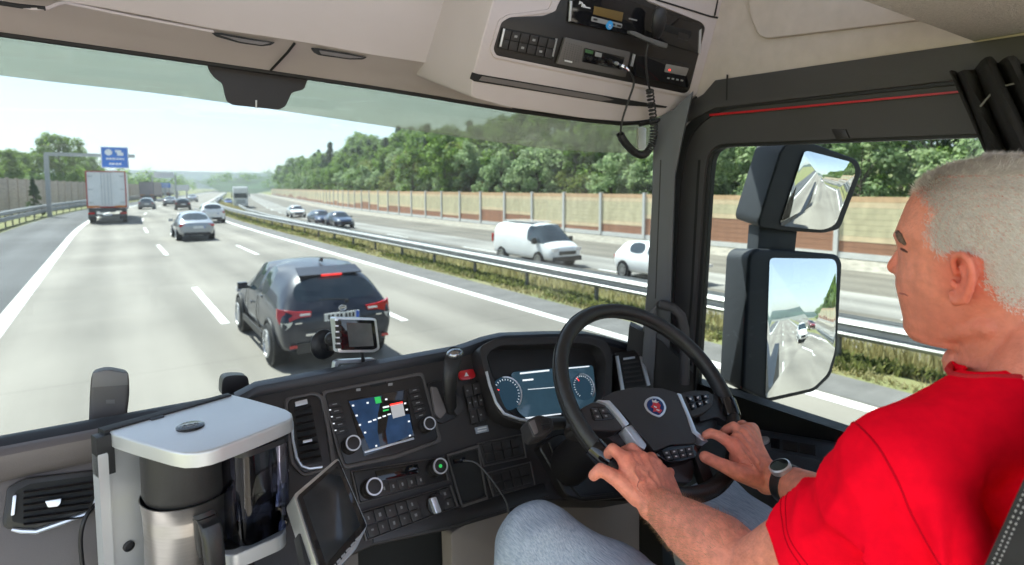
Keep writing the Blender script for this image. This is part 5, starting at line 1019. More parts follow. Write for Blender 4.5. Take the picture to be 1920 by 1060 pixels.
# ---- coffee machine
ZL = 2.31; LID = (Vector((0, 0, ZL)), Vector((0, 0, 1)))
BL = at(196, 806, Z=ZL); BR = at(431, 739, Z=ZL); bx = (BR-BL).normalized(); bn = Vector((bx.y, -bx.x, 0))   # bn points towards us
cm = empty('coffee_machine', (BL+BR)/2-Vector((0, 0, .42)), 'aluminium coffee machine with black filter drum and smoky water tank on the passenger side', 'coffee machine')
mb = MB(); mb.pan([(203, 807), (205, 804), (428, 741), (436, 740), (470, 748), (520, 762), (538, 768), (547, 774), (549, 781), (543, 787), (520, 797), (470, 817), (420, 836), (396, 844), (370, 849), (345, 850), (322, 846), (300, 840), (250, 826), (213, 814)], LID, .023, .004, 3); lid = mb.build('lid', M_alum, cm, 50)
c_ = at(357, 801, Z=ZL); mb = MB(); mb.lathe([(.021, 0), (.021, .002), (.019, .003), (.0001, .003)], c_, (0, 0, 1), 32); bdg = mb.build('badge', M_gloss, lid)
mb = MB()
for dx, rr in ((-.008, .0045), (0, .0045), (.008, .0045)): mb.tube([c_+Vector((dx+rr*math.cos(a)*.8, rr*math.sin(a), .0033)) for a in [k*.7 for k in range(8 if dx else 9)]], .0007, 4)
mb.build('badge_lettering', M_lgrey, bdg)
mb = MB(); mb.pan(rnd([(272, 780), (297, 773), (309, 780), (284, 787)], 2), (LID[0]+LID[1]*.002, LID[1]), .003, .001); mb.build('hinge_tab', M_navytrim, lid)
mb = MB(); mb.pan([(183, 802), (428, 736), (434, 740), (196, 808)], (LID[0]+LID[1]*.003, LID[1]), .03, .002); mb.build('back_rail', M_seal, cm)
def vbox(u0, u1, w0, w1, z0, z1):   # along the back edge, out from it, height
    a = BL+bx*u0+bn*w0; b = BL+bx*u1+bn*w0; c = BL+bx*u1+bn*w1; d = BL+bx*u0+bn*w1
    return [Vector((p.x, p.y, z1)) for p in (a, b, c, d)], Vector((0, 0, z0-z1))
Lb = (BR-BL).length
mb = MB(); mb.prism(*vbox(-.004, Lb, .0, .008, 1.80, ZL-.024), bev=.002); mb.build('back_panel', M_alum, cm)
mb = MB(); mb.prism(*vbox(-.018, -.004, -.004, .022, 1.80, ZL-.03), bev=.004); mb.build('side_edge', M_alum, cm)
mb = MB(); mb.prism(*vbox(-.018, .006, -.004, .020, ZL-.068, ZL-.003), bev=.003); mb.build('corner_bracket', M_blk, cm)
mb = MB(); c_ = BL+bx*.022+bn*.008+Vector((0, 0, -.205)); mb.lathe([(.0085, 0), (.0085, .004), (.006, .005), (.006, .003), (.0001, .003)], c_, bn, 20); mb.build('screw', M_blk, cm)
AX = at(351, 900, d=.965)
mb = MB(); mb.lathe([(.064, ZL-.024), (.064, 2.30), (.0645, 2.215), (.0615, 2.205), (.0001, 2.205)], (AX.x, AX.y, 0), (0, 0, 1), 48); mb.build('filter_drum', mat('drum_black', (.022, .021, .021), .5, bump=.06, bscale=300), cm)
TKc = at(479, 920, d=.985)
tk = [(432, 842), (470, 838), (536, 812), (540, 822), (534, 850), (500, 868), (446, 866)]
ang0 = math.atan2(bx.y, bx.x); TM = Matrix.Rotation(ang0, 3, 'Z')
def rr2(w_, d_, r, n=5): return [TM @ Vector((x, y, 0)) for x, y in rnd([(-w_, -d_), (w_, -d_), (w_, d_), (-w_, d_)], r, n)]
sec = rr2(.047, .042, .026)
mb = MB(); mb.loft([[Vector((TKc.x, TKc.y, z))+p*s_ for p in sec] for z, s_ in ((ZL-.024, 1.0), (2.20, .99), (2.135, .965), (2.128, .93))], True, True); tank = mb.build('water_tank', glass('smoky_plastic', (.42, .41, .46), .9, .02, 1.5), cm, 50)
mb = MB(); mb.loft([[Vector((TKc.x, TKc.y, z))+p*s_ for p in sec] for z, s_ in ((2.165, .955), (2.135, .93), (2.131, .90))], True, True); mb.build('water', glass('water', (.70, .72, .78), .8, 0, 1.33), tank, 50)
mb = MB(); mb.loft([[Vector((TKc.x, TKc.y, z))+p*s_ for p in sec] for z, s_ in ((ZL-.025, 1.02), (ZL-.034, 1.02))], True, True); mb.build('tank_collar', M_blk, tank)
trp = (Vector((0, 0, 2.122)), Vector((0, 0, 1)))
mb = MB(); mb.pan(rnd([(402, 1000), (470, 978), (527, 975), (538, 990), (530, 1004), (440, 1042), (400, 1040)], [4, 8, 14, 10, 14, 10, 4], 5), trp, .024, .005, 3); mb.build('tank_tray', M_alum, cm)
mb = MB(); mb.pan(rnd([(410, 1002), (470, 982), (520, 980), (527, 990), (438, 1030), (410, 1032)], 5), (trp[0]+trp[1]*.001, trp[1]), .002, 0); mb.build('tray_mat', M_dash2, cm)
JZ = 1.992
mb = MB(); Q = [Vector((AX.x, AX.y, 0))+bx*a+bn*b for a, b in ((-.135, -.095), (.12, -.095), (.12, .075), (.06, .10), (-.06, .10), (-.135, .05))]; mb.prism([Vector((q.x, q.y, JZ)) for q in Q], (0, 0, -.03), .005, 3); pl_ = mb.build('hot_plate', M_alu, cm)
Bp = at(215, 1040, d=.96)
mb = MB(); mb.tube([Vector((AX.x, AX.y, JZ+.016))+bx*-.14+bn*.055, Vector((AX.x, AX.y, JZ+.016))+bx*-.06+bn*.108], .006, 8); mb.lathe([(.08, JZ), (.08, JZ+.012), (.074, JZ+.012), (.074, JZ)], (AX.x, AX.y, 0), (0, 0, 1), 40, False); mb.build('plate_rail', M_alum, pl_)
# ---- steel jug standing on its plate
jug = empty('coffee_jug', (AX.x, AX.y, JZ), 'brushed steel jug with black handle standing in the coffee machine', 'jug')
mb = MB(); mb.lathe([(.061, JZ+.001), (.0645, JZ+.006), (.0645, JZ+.185), (.0655, JZ+.19), (.0675, JZ+.212), (.0685, JZ+.214), (.0670, JZ+.214), (.0650, JZ+.19), (.0635, JZ+.12), (.0001, JZ+.12)], (AX.x, AX.y, 0), (0, 0, 1), 64); mb.build('jug_body', mat('brushed_steel', (.58, .56, .54), .33, 1., var=.06, vscale=30, stretch=(1, 1, 12)), jug, 40)
mb = MB(); mb.lathe([(.0655, JZ+.002), (.0667, JZ+.004), (.0667, JZ+.014), (.0655, JZ+.016)], (AX.x, AX.y, 0), (0, 0, 1), 48, False); mb.build('base_ring', M_blk, jug)
fw = (at(432, 1000, d=.85)-Vector((AX.x, AX.y, 0))); fw.z = 0; fw.normalize(); sd_ = Vector((-fw.y, fw.x, 0)); jc = Vector((AX.x, AX.y, 0))
def hsec(rad, z, wd, th): return [jc+fw*(rad+y)+sd_*x+Vector((0, 0, z)) for x, y in rnd([(-wd, -th), (wd, -th), (wd, th), (-wd, th)], th*.6, 3)]
mb = MB(); mb.loft([hsec(r_, z, w_, t_) for r_, z, w_, t_ in ((.062, JZ+.192, .015, .009), (.076, JZ+.198, .015, .010), (.092, JZ+.193, .015, .011), (.101, JZ+.175, .0145, .011), (.106, JZ+.14, .014, .010), (.110, JZ+.07, .0135, .0095), (.109, JZ+.01, .013, .009))]); mb.loft([hsec(.072, JZ+.198, .015, .009), hsec(.073, JZ+.165, .015, .009), hsec(.072, JZ+.135, .012, .008)])
mb.build('handle', mat('handle_black', (.02, .02, .02), .33, bump=.04, bscale=300), jug, 40)
# ---- display on a bracket (front left)
tb = empty('display_unit', at(600, 1090, d=.93), 'black tablet display in a silver shell leaning beside the coffee machine', 'display')
A_ = at(556, 930, d=.93); B_ = at(634, 861, d=1.02); D_ = at(612, 1082, d=.86); TP = plane3(A_, B_, D_)
def tq(name, pts, m, parent, t, off, bev=.001, r=0):
    mb = MB(); mb.pan(rnd(pts, r, 4) if r else pts, (TP[0]+TP[1]*off, TP[1]), t, bev, 2); return mb.build(name, m, parent)
tq('shell', [(550, 928), (634, 857), (690, 985), (668, 1030), (606, 1098)], M_alu, tb, .035, -.004, .004, 8)
tfr = tq('display_frame', [(558, 930), (635, 862), (688, 986), (610, 1090)], M_gloss, tb, .006, .001, .001, 4); tq('display_glass', [(568, 932), (632, 874), (676, 985), (612, 1058)], mat('dark_display', (.018, .021, .024), .10, var=.5, vscale=14), tfr, .002, .0018, .0003)
for k in range(6): t_ = k/5; x = 622+t_*44; y = 1064-t_*52; tq('touch_key', [(x, y), (x+7, y-7), (x+9, y-3), (x+2, y+4)], M_lgrey, tfr, .0004, .0017, 0)
tq('foot_clip', [(560, 1000), (580, 1000), (590, 1060), (572, 1060)], M_blk, tb, .02, -.02, .002)
mb = MB(); mb.tube([at(585, 1030, d=.95), at(590, 1075, d=.97), at(600, 1150, d=1.0)], .012, 10); mb.build('bracket', M_blk, tb)
# ---- navigation unit on its suction cup
nv = empty('navigation_unit', at(668, 690, Y=1.40), 'small silver rimmed navigation screen on a suction mount at the windscreen', 'navigation device')
NP = (at(668, 628, Y=1.33), Vector((.10, -1, .12)).normalized())
def nq(name, pts, m, parent, t, off, bev=.001, r=0):
    mb = MB(); mb.pan(rnd(pts, r, 4) if r else pts, (NP[0]+NP[1]*off, NP[1]), t, bev, 2); return mb.build(name, m, parent)
cs_ = nq('nav_case', [(627, 595), (706, 597), (713, 655), (703, 661), (634, 662)], M_silv, nv, .026, 0, .003, 5); fc = nq('nav_face', [(634, 599), (702, 601), (708, 652), (700, 656), (640, 657)], M_gloss, cs_, .004, .0015, .0005, 3); nq('nav_screen', [(650, 605), (696, 607), (701, 649), (655, 651)], mat('nav_grey', (.09, .10, .105), .15, var=.25, vscale=20), fc, .002, .0022, 0)
for k in range(5): nq('side_key', [(629, 602+k*11), (640, 602+k*11), (641, 610+k*11), (630, 610+k*11)], M_dash, cs_, .003, .004, .001, 1)
sc_ = at(608, 646, Y=1.44); axs = (at(608, 646, Y=1.30)-sc_).normalized()
mb = MB(); mb.lathe([(.036, -.004), (.037, 0), (.034, .006), (.030, .009), (.016, .012), (.014, .03), (.0001, .032)], sc_, Vector((.25, -1, .1)).normalized(), 32); mb.build('suction_cup', M_blk, nv)
mb = MB(); mb.tube([sc_+Vector((.01, -.03, 0)), at(624, 640, Y=1.37), at(640, 640, Y=1.35)], [.012, .014, .012], 10); mb.ball(at(622, 636, Y=1.38), .017, 14); mb.build('mount_arm', M_dash2, nv)
mb = MB(); mb.tube([at(678, 660, Y=1.345), at(681, 675, Y=1.345), at(680, 700, Y=1.35)], .004, 6); mb.build('lead', M_blk, nv)
# ---- the second little frame below it
sf = empty('frame_bracket', at(668, 700, Y=1.36), 'low silver edged frame with white cards just behind the dashboard top', 'holder')
FP = (at(668, 690, Y=1.35), Vector((.05, -1, .1)).normalized())
mb = MB(); mb.ring(rnd([(624, 720), (629, 676), (706, 672), (712, 720)], 7), rnd([(631, 720), (634, 682), (702, 679), (706, 720)], 5), FP, .02, bev=.002); mb.build('holder_frame', M_silv, sf)
for x in (640, 664, 686): mb = MB(); mb.pan([(x, 686), (x+14, 685), (x+14, 712), (x, 712)], (FP[0]-FP[1]*.006, FP[1]), .003, .0005); mb.build('card', M_txt, sf)
# ---- toll box and black sensor at the windscreen foot
def winbox(name, label, cat, pts, Y, m, t, split=None):
    r = empty(name, at(sum(p[0] for p in pts)/len(pts), max(p[1] for p in pts), Y=Y), label, cat); P = (at(pts[0][0], pts[0][1], Y=Y), Vector((0, -1, .12)).normalized())
    mb = MB(); mb.pan(rnd(pts, 12), P, t, .008, 4); b = mb.build('box_body', m, r, 50); return r, P, b
r_, P_, b_ = winbox('toll_box', 'grey rounded toll box standing at the foot of the windscreen on the left', 'toll box', [(171, 701), (201, 693), (242, 701), (243, 740), (236, 800), (166, 800), (168, 740)], 1.40, mat('box_grey', (.115, .105, .10), .5, var=.05, bump=.06, bscale=500), .05)
def wb(name, pts, m, off=.001): mb = MB(); mb.pan(pts, (P_[0]+P_[1]*off, P_[1]), .002, .0003); return mb.build(name, m, b_)
wb('box_visor', [(174, 700), (200, 695), (239, 701), (240, 722), (172, 727)], mat('box_light', (.20, .19, .185), .5)); wb('box_mark', [(199, 750), (215, 750), (215, 757), (199, 757)], mat('box_mark', (.18, .17, .165), .6)); wb('box_print', [(176, 786), (229, 784), (229, 788), (176, 790)], M_lgrey)
winbox('sensor_box', 'small black rounded sensor box at the windscreen foot behind the coffee machine', 'sensor box', [(417, 710), (430, 704), (462, 704), (467, 712), (468, 745), (415, 745)], 1.42, M_dash2, .05)
# ---- CB microphone hanging on its clip, coiled lead
mc = empty('hand_microphone', at(1230, 80, pl=OP), 'black hand microphone with a coiled lead hanging from the overhead console', 'microphone')
MP = lambda x, y, o: at(*oc(x, y), pl=(OP[0]+OP[1]*o, OP[1]))
mb = MB(); mb.loft([[MP(x, y, o)+Vector((math.cos(a)*w_, math.sin(a)*w_*.45, math.sin(a)*w_*.2)) for a in [k*math.pi/8 for k in range(16)]] for x, y, o, w_ in ((1190, 45, .045, .012), (1188, 70, .045, .021), (1180, 120, .047, .0235), (1172, 170, .045, .021), (1165, 215, .040, .015), (1158, 240, .036, .010))]); mb.build('microphone_body', M_blk, mc, 60)
mb = MB(); mb.pan(rnd([oc(*p) for p in ((1000, 195), (1030, 195), (1100, 228), (1235, 272), (1228, 302), (1180, 290), (1060, 240), (1000, 212))], 2), (OP[0]+OP[1]*.042, OP[1]), .012, .002); mb.build('microphone_clip', mat('clip_grey', (.18, .18, .18), .4, .4), mc)
Q = [(1110, 275), (1098, 340), (1098, 420), (1108, 500), (1118, 545)]; pA = [MP(x, y, .035) for x, y in Q]
coil = [(1218, 168), (1222, 200), (1226, 235), (1224, 265), (1214, 285), (1203, 291), (1190, 286), (1178, 275), (1168, 262), (1163, 252)]
pC = [at(x, y, pl=(OP[0]+OP[1]*.03, OP[1])) for x, y in coil]
def spline(P, n):
    out = []
    for i in range(len(P)-1):
        p0 = P[max(i-1, 0)]; p1 = P[i]; p2 = P[i+1]; p3 = P[min(i+2, len(P)-1)]
        for k in range(n): t = k/n; out.append(.5*((2*p1)+(-p0+p2)*t+(2*p0-5*p1+4*p2-p3)*t*t+(-p0+3*p1-3*p2+p3)*t**3))
    return out+[P[-1]]
pts = spline(pC, 44); L = len(pts); helix = []; U_ = Vector((0, -1, 0))
for i, p in enumerate(pts):
    T = (pts[min(i+1, L-1)]-pts[max(i-1, 0)]).normalized(); U_ = (U_-T*U_.dot(T)).normalized(); V_ = T.cross(U_)
    for q in range(3):
        a = (i*3+q)*2*math.pi*48/(3*L); p_ = p+(pts[min(i+1, L-1)]-p)*q/3; helix.append(p_+(U_*math.cos(a)+V_*math.sin(a))*.0088)
mb = MB(); mb.tube(spline(pA+[pC[0]], 6), .0028, 8); mb.tube(helix, .0023, 6)
mb.tube(spline([pC[-1], at(1167, 225, pl=(OP[0]+OP[1]*.03, OP[1])), at(1178, 190, pl=(OP[0]+OP[1]*.03, OP[1])), at(1188, 160, pl=(OP[0]+OP[1]*.032, OP[1])), at(1186, 143, pl=(OP[0]+OP[1]*.03, OP[1])), at(1176, 131, pl=(OP[0]+OP[1]*.028, OP[1])), plug0+OP[1]*.022], 6), .0028, 8); mb.build('coiled_lead', M_blk, mc, 60)
mb = MB(); mb.tube([plug0, plug0+OP[1]*.012, plug0+OP[1]*.018+Vector((.008, 0, -.004)), plug0+OP[1]*.02+Vector((.016, 0, -.008))], [.006, .0065, .005, .0035], 10); mb.build('plug', M_chrome, mc)
# ---- loose leads
def lead(label, pts, r, m=M_blk):
    P = spline(pts, 8); mb = MB(); mb.tube(P, r, 8); return tag(mb.build('cable', m, None, 60), label, 'cable')
lead('black cable hanging from behind the coffee machine past the left air vent', [at(186, 940, Y=1.21), at(168, 958, Y=1.19), at(155, 985, Y=1.18), at(151, 1020, Y=1.18), at(156, 1075, Y=1.18)], .0035)
lead('thin charging cable drooping from the dashboard socket', [at(868, 864, pl=dp_(.015)), at(892, 868, pl=dp_(.03)), at(918, 895, pl=dp_(.035)), at(940, 925, pl=dp_(.035)), at(952, 950, pl=dp_(.03)), at(956, 990, pl=dp_(.02))], .0022, mat('cable_grey', (.06, .06, .065), .5))
# ---- curtain gathered at the top right corner
cu = empty('curtain', at(1880, 130, X=1.36), 'black gathered curtain tied back at the top right by the side window', 'curtain')
mb = MB(); n = 46; rows = []
tops = [(1793, 140), (1800, 134), (1826, 140), (1842, 128), (1858, 116), (1900, 118), (1960, 150)]
for j in range(14):
    v = j/13; row = []
    for i in range(n):
        u_ = i/(n-1); x = 1795+u_*190 + v*70 + 12*v; tt = lerp2([(a, b) for a, b in tops], 1795+u_*160); y = tt + v*(185-u_*20)
        d = .030*math.sin(u_*30+v*1.2)+.018*math.sin(u_*17-v*2); p = at(x, y, X=1.385+0*d); row.append(p+Vector((-.04+d, d*.3, 0)))
    rows.append(row)
mb.loft(rows, False); o = mb.build('curtain_cloth', mat('curtain_black', (.012, .011, .012), .9, var=.3, vscale=20, bump=.2, bscale=600), cu, 80)
md = o.modifiers.new('s', 'SOLIDIFY'); md.thickness = .004; bake(o)
mb = MB(); mb.tube([at(1838, 200, X=1.33), at(1868, 165, X=1.33), at(1930, 150, X=1.33)], .002, 6); mb.build('curtain_cord', mat('cord_grey', (.2, .2, .2), .8), cu)
# ================================================================= DRIVER AND SEAT
def proj(p):
    d = Vector(p)-CAM; z = d.dot(FW); return (CX+F*d.dot(RT)/z, CY-F*d.dot(UP)/z)
XH = .90
def sg(px, py, x=XH): p = at(px, py, X=x); return p
M_skin = mat('skin', (.76, .27, .18), .45, var=.17, vscale=70, bump=.17, bscale=240, spec=.35, sub=.12)
def tint(m, spots):
    t = m.node_tree; n = t.nodes; l = t.links; b = n['Principled BSDF']; g = n.new('ShaderNodeNewGeometry')
    for c, r, col, k in spots:
        src = b.inputs['Base Color'].links[0].from_socket; d = n.new('ShaderNodeVectorMath'); d.operation = 'DISTANCE'; l.new(g.outputs['Position'], d.inputs[0]); d.inputs[1].default_value = c
        mr = n.new('ShaderNodeMapRange'); mr.inputs[1].default_value = r*.3; mr.inputs[2].default_value = r; mr.inputs[3].default_value = k; mr.inputs[4].default_value = 0; l.new(d.outputs['Value'], mr.inputs[0])
        mx = n.new('ShaderNodeMix'); mx.data_type = 'RGBA'; l.new(mr.outputs[0], mx.inputs[0]); l.new(src, mx.inputs[6]); mx.inputs[7].default_value = (*col, 1); l.new(mx.outputs[2], b.inputs['Base Color'])
def remesh(mb, name, m, vox, smooth_it=4, parent=None):
    me = bpy.data.meshes.new(name); mb.bm.to_mesh(me); mb.bm.free(); o = bpy.data.objects.new(name, me); COL.objects.link(o)
    md = o.modifiers.new('r', 'REMESH'); md.mode = 'VOXEL'; md.voxel_size = vox; md.use_smooth_shade = True
    if smooth_it: sm = o.modifiers.new('s', 'SMOOTH'); sm.factor = .5; sm.iterations = smooth_it
    bake(o); o.data.materials.clear(); o.data.materials.append(m); o.data.polygons.foreach_set('use_smooth', [True]*len(o.data.polygons))
    if parent: par(o, parent)
    return o
def chain(mb, pts, rad, seg=14):
    for i in range(len(pts)-1): mb.capsule(pts[i], pts[i+1], rad[i], rad[i+1], seg)
person = empty('person', (.9, .25, 1.2), 'man with short grey hair, red shirt, jeans and watch driving with both hands on wheel', 'person')
mb = MB()
# head: rings between a front profile and the back of the skull
front = [(1850, 301), (1790, 313), (1750, 331), (1722, 357), (1707, 383), (1697, 407), (1688, 428), (1683, 440), (1689, 458), (1692, 472), (1690, 495), (1686, 516), (1685, 530), (1687, 541), (1690, 556), (1693, 570), (1697, 590), (1697, 608), (1701, 622), (1712, 634)]
FP_ = [(sg(*p).y, sg(*p).z) for p in front]
zt = max(z for y, z in FP_); zb = FP_[-1][1]
def width(z):  # half width against height below the crown
    return lerp2([(0, .02), (.006, .038), (.015, .053), (.03, .066), (.05, .0745), (.08, .0785), (.11, .077), (.135, .073), (.16, .068), (.185, .060), (.205, .052), (.222, .043), (.24, .030), (.3, .02)], zt+.004-z)
def back(z):
    return lerp2([(0, .255), (.006, .215), (.015, .188), (.03, .168), (.05, .156), (.08, .150), (.11, .155), (.14, .170), (.165, .188), (.19, .205), (.21, .225), (.24, .262), (.3, .28)], zt+.004-z)
rings = []
lv_ = sorted(set([zt+.003-.0001*0]+[z for y, z in FP_]), reverse=True)
for z in lv_:
    yf = lerp2([(-b, a) for a, b in FP_], -z) if z < FP_[0][1] else FP_[0][0]
    yb = back(z); w_ = width(z); ym = yb+(yf-yb)*.46; ring = []
    for k in range(40):
        a = 2*math.pi*k/40; ca, sa = math.cos(a), math.sin(a)
        ex = .86 if sa > 0 else .92
        face = max(0., min(1., (zt-z-.06)/.06)) if sa > 0 else 0
        x = w_*math.copysign(abs(ca)**(.9), ca)*(1-.10*face*max(0, sa)**1.5); y = ym + (yf-ym if sa > 0 else ym-yb)*math.copysign(abs(sa)**ex, sa)
        ring.append(Vector((XH+x, y, z)))
    rings.append(ring)
mb.loft(rings, True, True)
# nose, brow, cheeks, lips, chin, jaw
nt_ = sg(1674, 500); nb_ = sg(1688, 464); nu = sg(1683, 512)
mb.capsule(nb_+Vector((0, -.006, 0)), nt_+Vector((0, -.003, 0)), .0075, .0105, 12); mb.capsule(nt_+Vector((0, -.004, 0)), nu+Vector((0, -.010, .001)), .0105, .009, 12)
for s_ in (-1, 1):
    mb.capsule(Vector((XH+s_*.011, nt_.y-.012, nt_.z-.004)), Vector((XH+s_*.013, nt_.y-.021, nt_.z-.001)), .0075, .0085, 12)
    b = sg(1684, 440); mb.capsule(Vector((XH+s_*.012, b.y-.006, b.z)), Vector((XH+s_*.046, b.y-.026, b.z-.001)), .0075, .008, 12)
    mb.ball((XH+s_*.042, .308, nt_.z-.002), .022, 14, (1, .8, .9))
    mb.capsule(Vector((XH+s_*.046, .245, FP_[-1][1]+.040)), Vector((XH+s_*.018, .322, FP_[-1][1]+.014)), .016, .014, 12)
l1 = sg(1688, 545); l2 = sg(1690, 556); ch = sg(1699, 606)
for s_ in (-1, 1):
    mb.capsule((XH, l1.y-.003, l1.z), (XH+s_*.021, l1.y-.017, l1.z-.003), .0055, .004, 10); mb.capsule((XH, l2.y-.003, l2.z), (XH+s_*.020, l2.y-.016, l2.z+.002), .006, .004, 10)
mb.ball((XH, ch.y-.014, ch.z), .017, 14, (1.2, 1, 1))
# ears
for s_ in (-1, 1):
    if s_ < 0: E_ = lambda x, y, o=0.: at(x, y, X=.822)+Vector((-o, 0, 0))
    else: E_ = lambda x, y, o=0.: Vector((2*XH-at(x, y, X=.822).x+o, at(x, y, X=.822).y, at(x, y, X=.822).z))
    hel = [(1790, 512, -.002), (1788, 490, .004), (1797, 478, .009), (1812, 476, .013), (1826, 486, .015), (1832, 506, .015), (1830, 528, .013), (1822, 548, .010), (1812, 562, .006)]
    chain(mb, [E_(x, y, o) for x, y, o in hel], [.0042, .0042, .0042, .0044, .0046, .0046, .0046, .0048, .0056], 8)
    chain(mb, [E_(1806, 562, .004), E_(1794, 564, .002), E_(1784, 552, -.002)], [.0065, .007, .005], 8)
    chain(mb, [E_(1808, 500, .006), E_(1816, 520, .007), E_(1808, 545, .005)], [.004, .0045, .004], 8)
    chain(mb, [E_(1816, 490, .002), E_(1822, 515, .003), E_(1812, 545, .001)], [.006, .008, .007], 8)
    mb.ball(E_(1788, 531, .003), .0042, 10, (1, 1, 1.5)); mb.ball(E_(1800, 545, .004), .004, 8)
# neck and hidden trunk
chain(mb, [Vector((XH, .228, 2.58)), Vector((XH, .232, 2.50)), Vector((XH, .222, 2.43)), Vector((XH, .205, 2.34))], [.058, .057, .063, .078], 24)
chain(mb, [Vector((XH, .285, 2.475)), Vector((XH, .265, 2.43))], [.022, .03], 12)
chain(mb, [Vector((XH-.03, .20, 2.53)), Vector((XH-.075, .215, 2.42))], [.035, .04], 14); chain(mb, [Vector((XH+.03, .20, 2.53)), Vector((XH+.075, .215, 2.42))], [.035, .04], 14)
mb.ball((XH, .17, 2.2), .12, 18, (1.2, .8, 1.5))
# arms: shoulder - elbow - wrist
SL = Vector((.70, .272, 2.372)); EL = at(1413, 1082, d=.80); WL = W(1236, 950, .050)
SR = Vector((1.10, .25, 2.37)); ER = at(1640, 985, d=.93); WR = W(1446, 893, .045)
mid = lambda a, b, t: a*(1-t)+b*t
chain(mb, [Vector((XH-.06, .21, 2.34)), SL, mid(SL, EL, .5), EL], [.06, .052, .047, .044], 20)
chain(mb, [EL, mid(EL, WL, .3)+Vector((0, 0, .004)), mid(EL, WL, .65), mid(EL, WL, .9), WL], [.045, .050, .043, .034, .031], 20)
chain(mb, [Vector((XH+.06, .19, 2.33)), SR, mid(SR, ER, .5), ER], [.07, .06, .052, .045], 20)
chain(mb, [ER, mid(ER, WR, .35), mid(ER, WR, .7), WR], [.044, .046, .037, .029], 20)
def palm(pts, r):  # filled webbing between the knuckles and the wrist
    k = len(pts)
    for i in range(k-1):
        for t in (0, .5): mb.capsule(pts[i][0]*(1-t)+pts[i+1][0]*t, pts[i][1]*(1-t)+pts[i+1][1]*t, r[0], r[1], 12)
    mb.capsule(pts[-1][0], pts[-1][1], r[0], r[1], 12)
# left hand: gripping the lower left of the rim, knuckles up, fingers going over its far side
wa, wb_ = W(1260, 936, .044), W(1218, 954, .047)
KI, KM, KR_, KP = W(1172, 862, .046), W(1203, 862, .048), W(1228, 874, .044), W(1248, 896, .036)
palm([(wb_, KI), (mid(wa, wb_, .6), KM), (mid(wa, wb_, .3), KR_), (wa, KP)], (.0195, .0155))
mb.capsule(W(1216, 930, .040), W(1180, 888, .038), .027, .020, 14)
for pts_, rr_ in (([KI, W(1149, 842, .036), W(1136, 856, .010), W(1152, 872, -.014)], [.0125, .0105, .0095, .0085]), ([KM, W(1185, 841, .038), W(1168, 848, .012), W(1172, 868, -.016)], [.0128, .0108, .0098, .0088]),
                  ([KR_, W(1222, 858, .034), W(1204, 862, .008), W(1196, 880, -.016)], [.0122, .0104, .0094, .0085]), ([KP, W(1256, 886, .026), W(1242, 890, .004), W(1226, 902, -.014)], [.0108, .0092, .0085, .0078]),
                  ([W(1196, 930, .042), W(1160, 900, .036), W(1126, 880, .030), W(1113, 892, .016)], [.019, .0150, .0108, .0098])):
    chain(mb, pts_, rr_, 12)
for K_ in (KI, KM, KR_, KP): mb.ball(K_+WN*.005, .0125, 10)
for K_, t in ((KI, .62), (KM, .66), (KR_, .66), (KP, .66)): mb.capsule(K_+WN*.0125, mid(K_, mid(wa, wb_, .5), t)+WN*.0190, .0032, .0024, 8)
vein = lambda P: chain(mb, [W(x, y, o) for x, y, o in P], [.0022]*len(P), 6)
vein([(1192, 868, .0625), (1188, 885, .064), (1198, 900, .0665), (1194, 915, .068), (1208, 928, .0705)]); vein([(1216, 872, .0615), (1214, 890, .065), (1205, 903, .0665)]); vein([(1236, 890, .0575), (1228, 905, .064), (1232, 922, .068)])
# right hand: resting over the lower right of the rim, forefinger and thumb on the spoke
va, vb = W(1432, 876, .046), W(1436, 908, .040)
RI, RM, RG, RP = W(1374, 834, .046), W(1391, 815, .044), W(1402, 806, .032), W(1410, 806, .018)
palm([(vb, RI), (mid(va, vb, .5), RM), (va, RG), (va-WN*.01, RP)], (.020, .0155))
for pts_, rr_ in (([RI, W(1349, 818, .042), W(1333, 812, .032), W(1324, 816, .024)], [.0128, .0108, .0098, .0088]), ([RM, W(1376, 800, .038), W(1362, 806, .022), W(1352, 816, .004)], [.0124, .0106, .0096, .0085]),
                  ([RG, W(1392, 796, .022), W(1378, 802, .000), W(1368, 814, -.018)], [.0118, .0100, .0092, .0084]), ([RP, W(1402, 800, .004), W(1392, 808, -.016)], [.0105, .009, .0084]),
                  ([W(1418, 896, .040), W(1384, 886, .042), W(1345, 868, .036), W(1322, 857, .032)], [.021, .0165, .0122, .0115])):
    chain(mb, pts_, rr_, 12)
mb.capsule(W(1410, 880, .036), W(1386, 858, .034), .024, .020, 14)
for K_ in (RI, RM): mb.ball(K_+WN*.004, .0125, 10); mb.capsule(K_+WN*.0120, mid(K_, mid(va, vb, .5), .66)+WN*.0165, .0030, .0022, 8)
for P in ([(1400, 830, .060), (1412, 848, .063), (1424, 868, .064)], [(1390, 842, .061), (1404, 860, .063), (1420, 880, .062)]): vein(P)
body = remesh(mb, 'body', M_skin, .0026, 3, person)
# warm ears, knuckles, lips: colour zones belong to the skin itself
tint(M_skin, [(at(1808, 520, X=.815), .05, (.78, .17, .11), .75), (sg(1674, 500), .03, (.76, .19, .12), .6), (sg(1692, 550), .02, (.62, .15, .11), .6), (at(1760, 430, X=.83), .05, (.78, .29, .19), .4), (at(1740, 590, X=.85), .05, (.66, .235, .165), .5), (KM, .03, (.76, .19, .12), .6), (KI, .03, (.76, .19, .12), .6), (RI, .03, (.76, .19, .12), .6), (at(1840, 640, X=.84), .07, (.70, .20, .125), .6)])
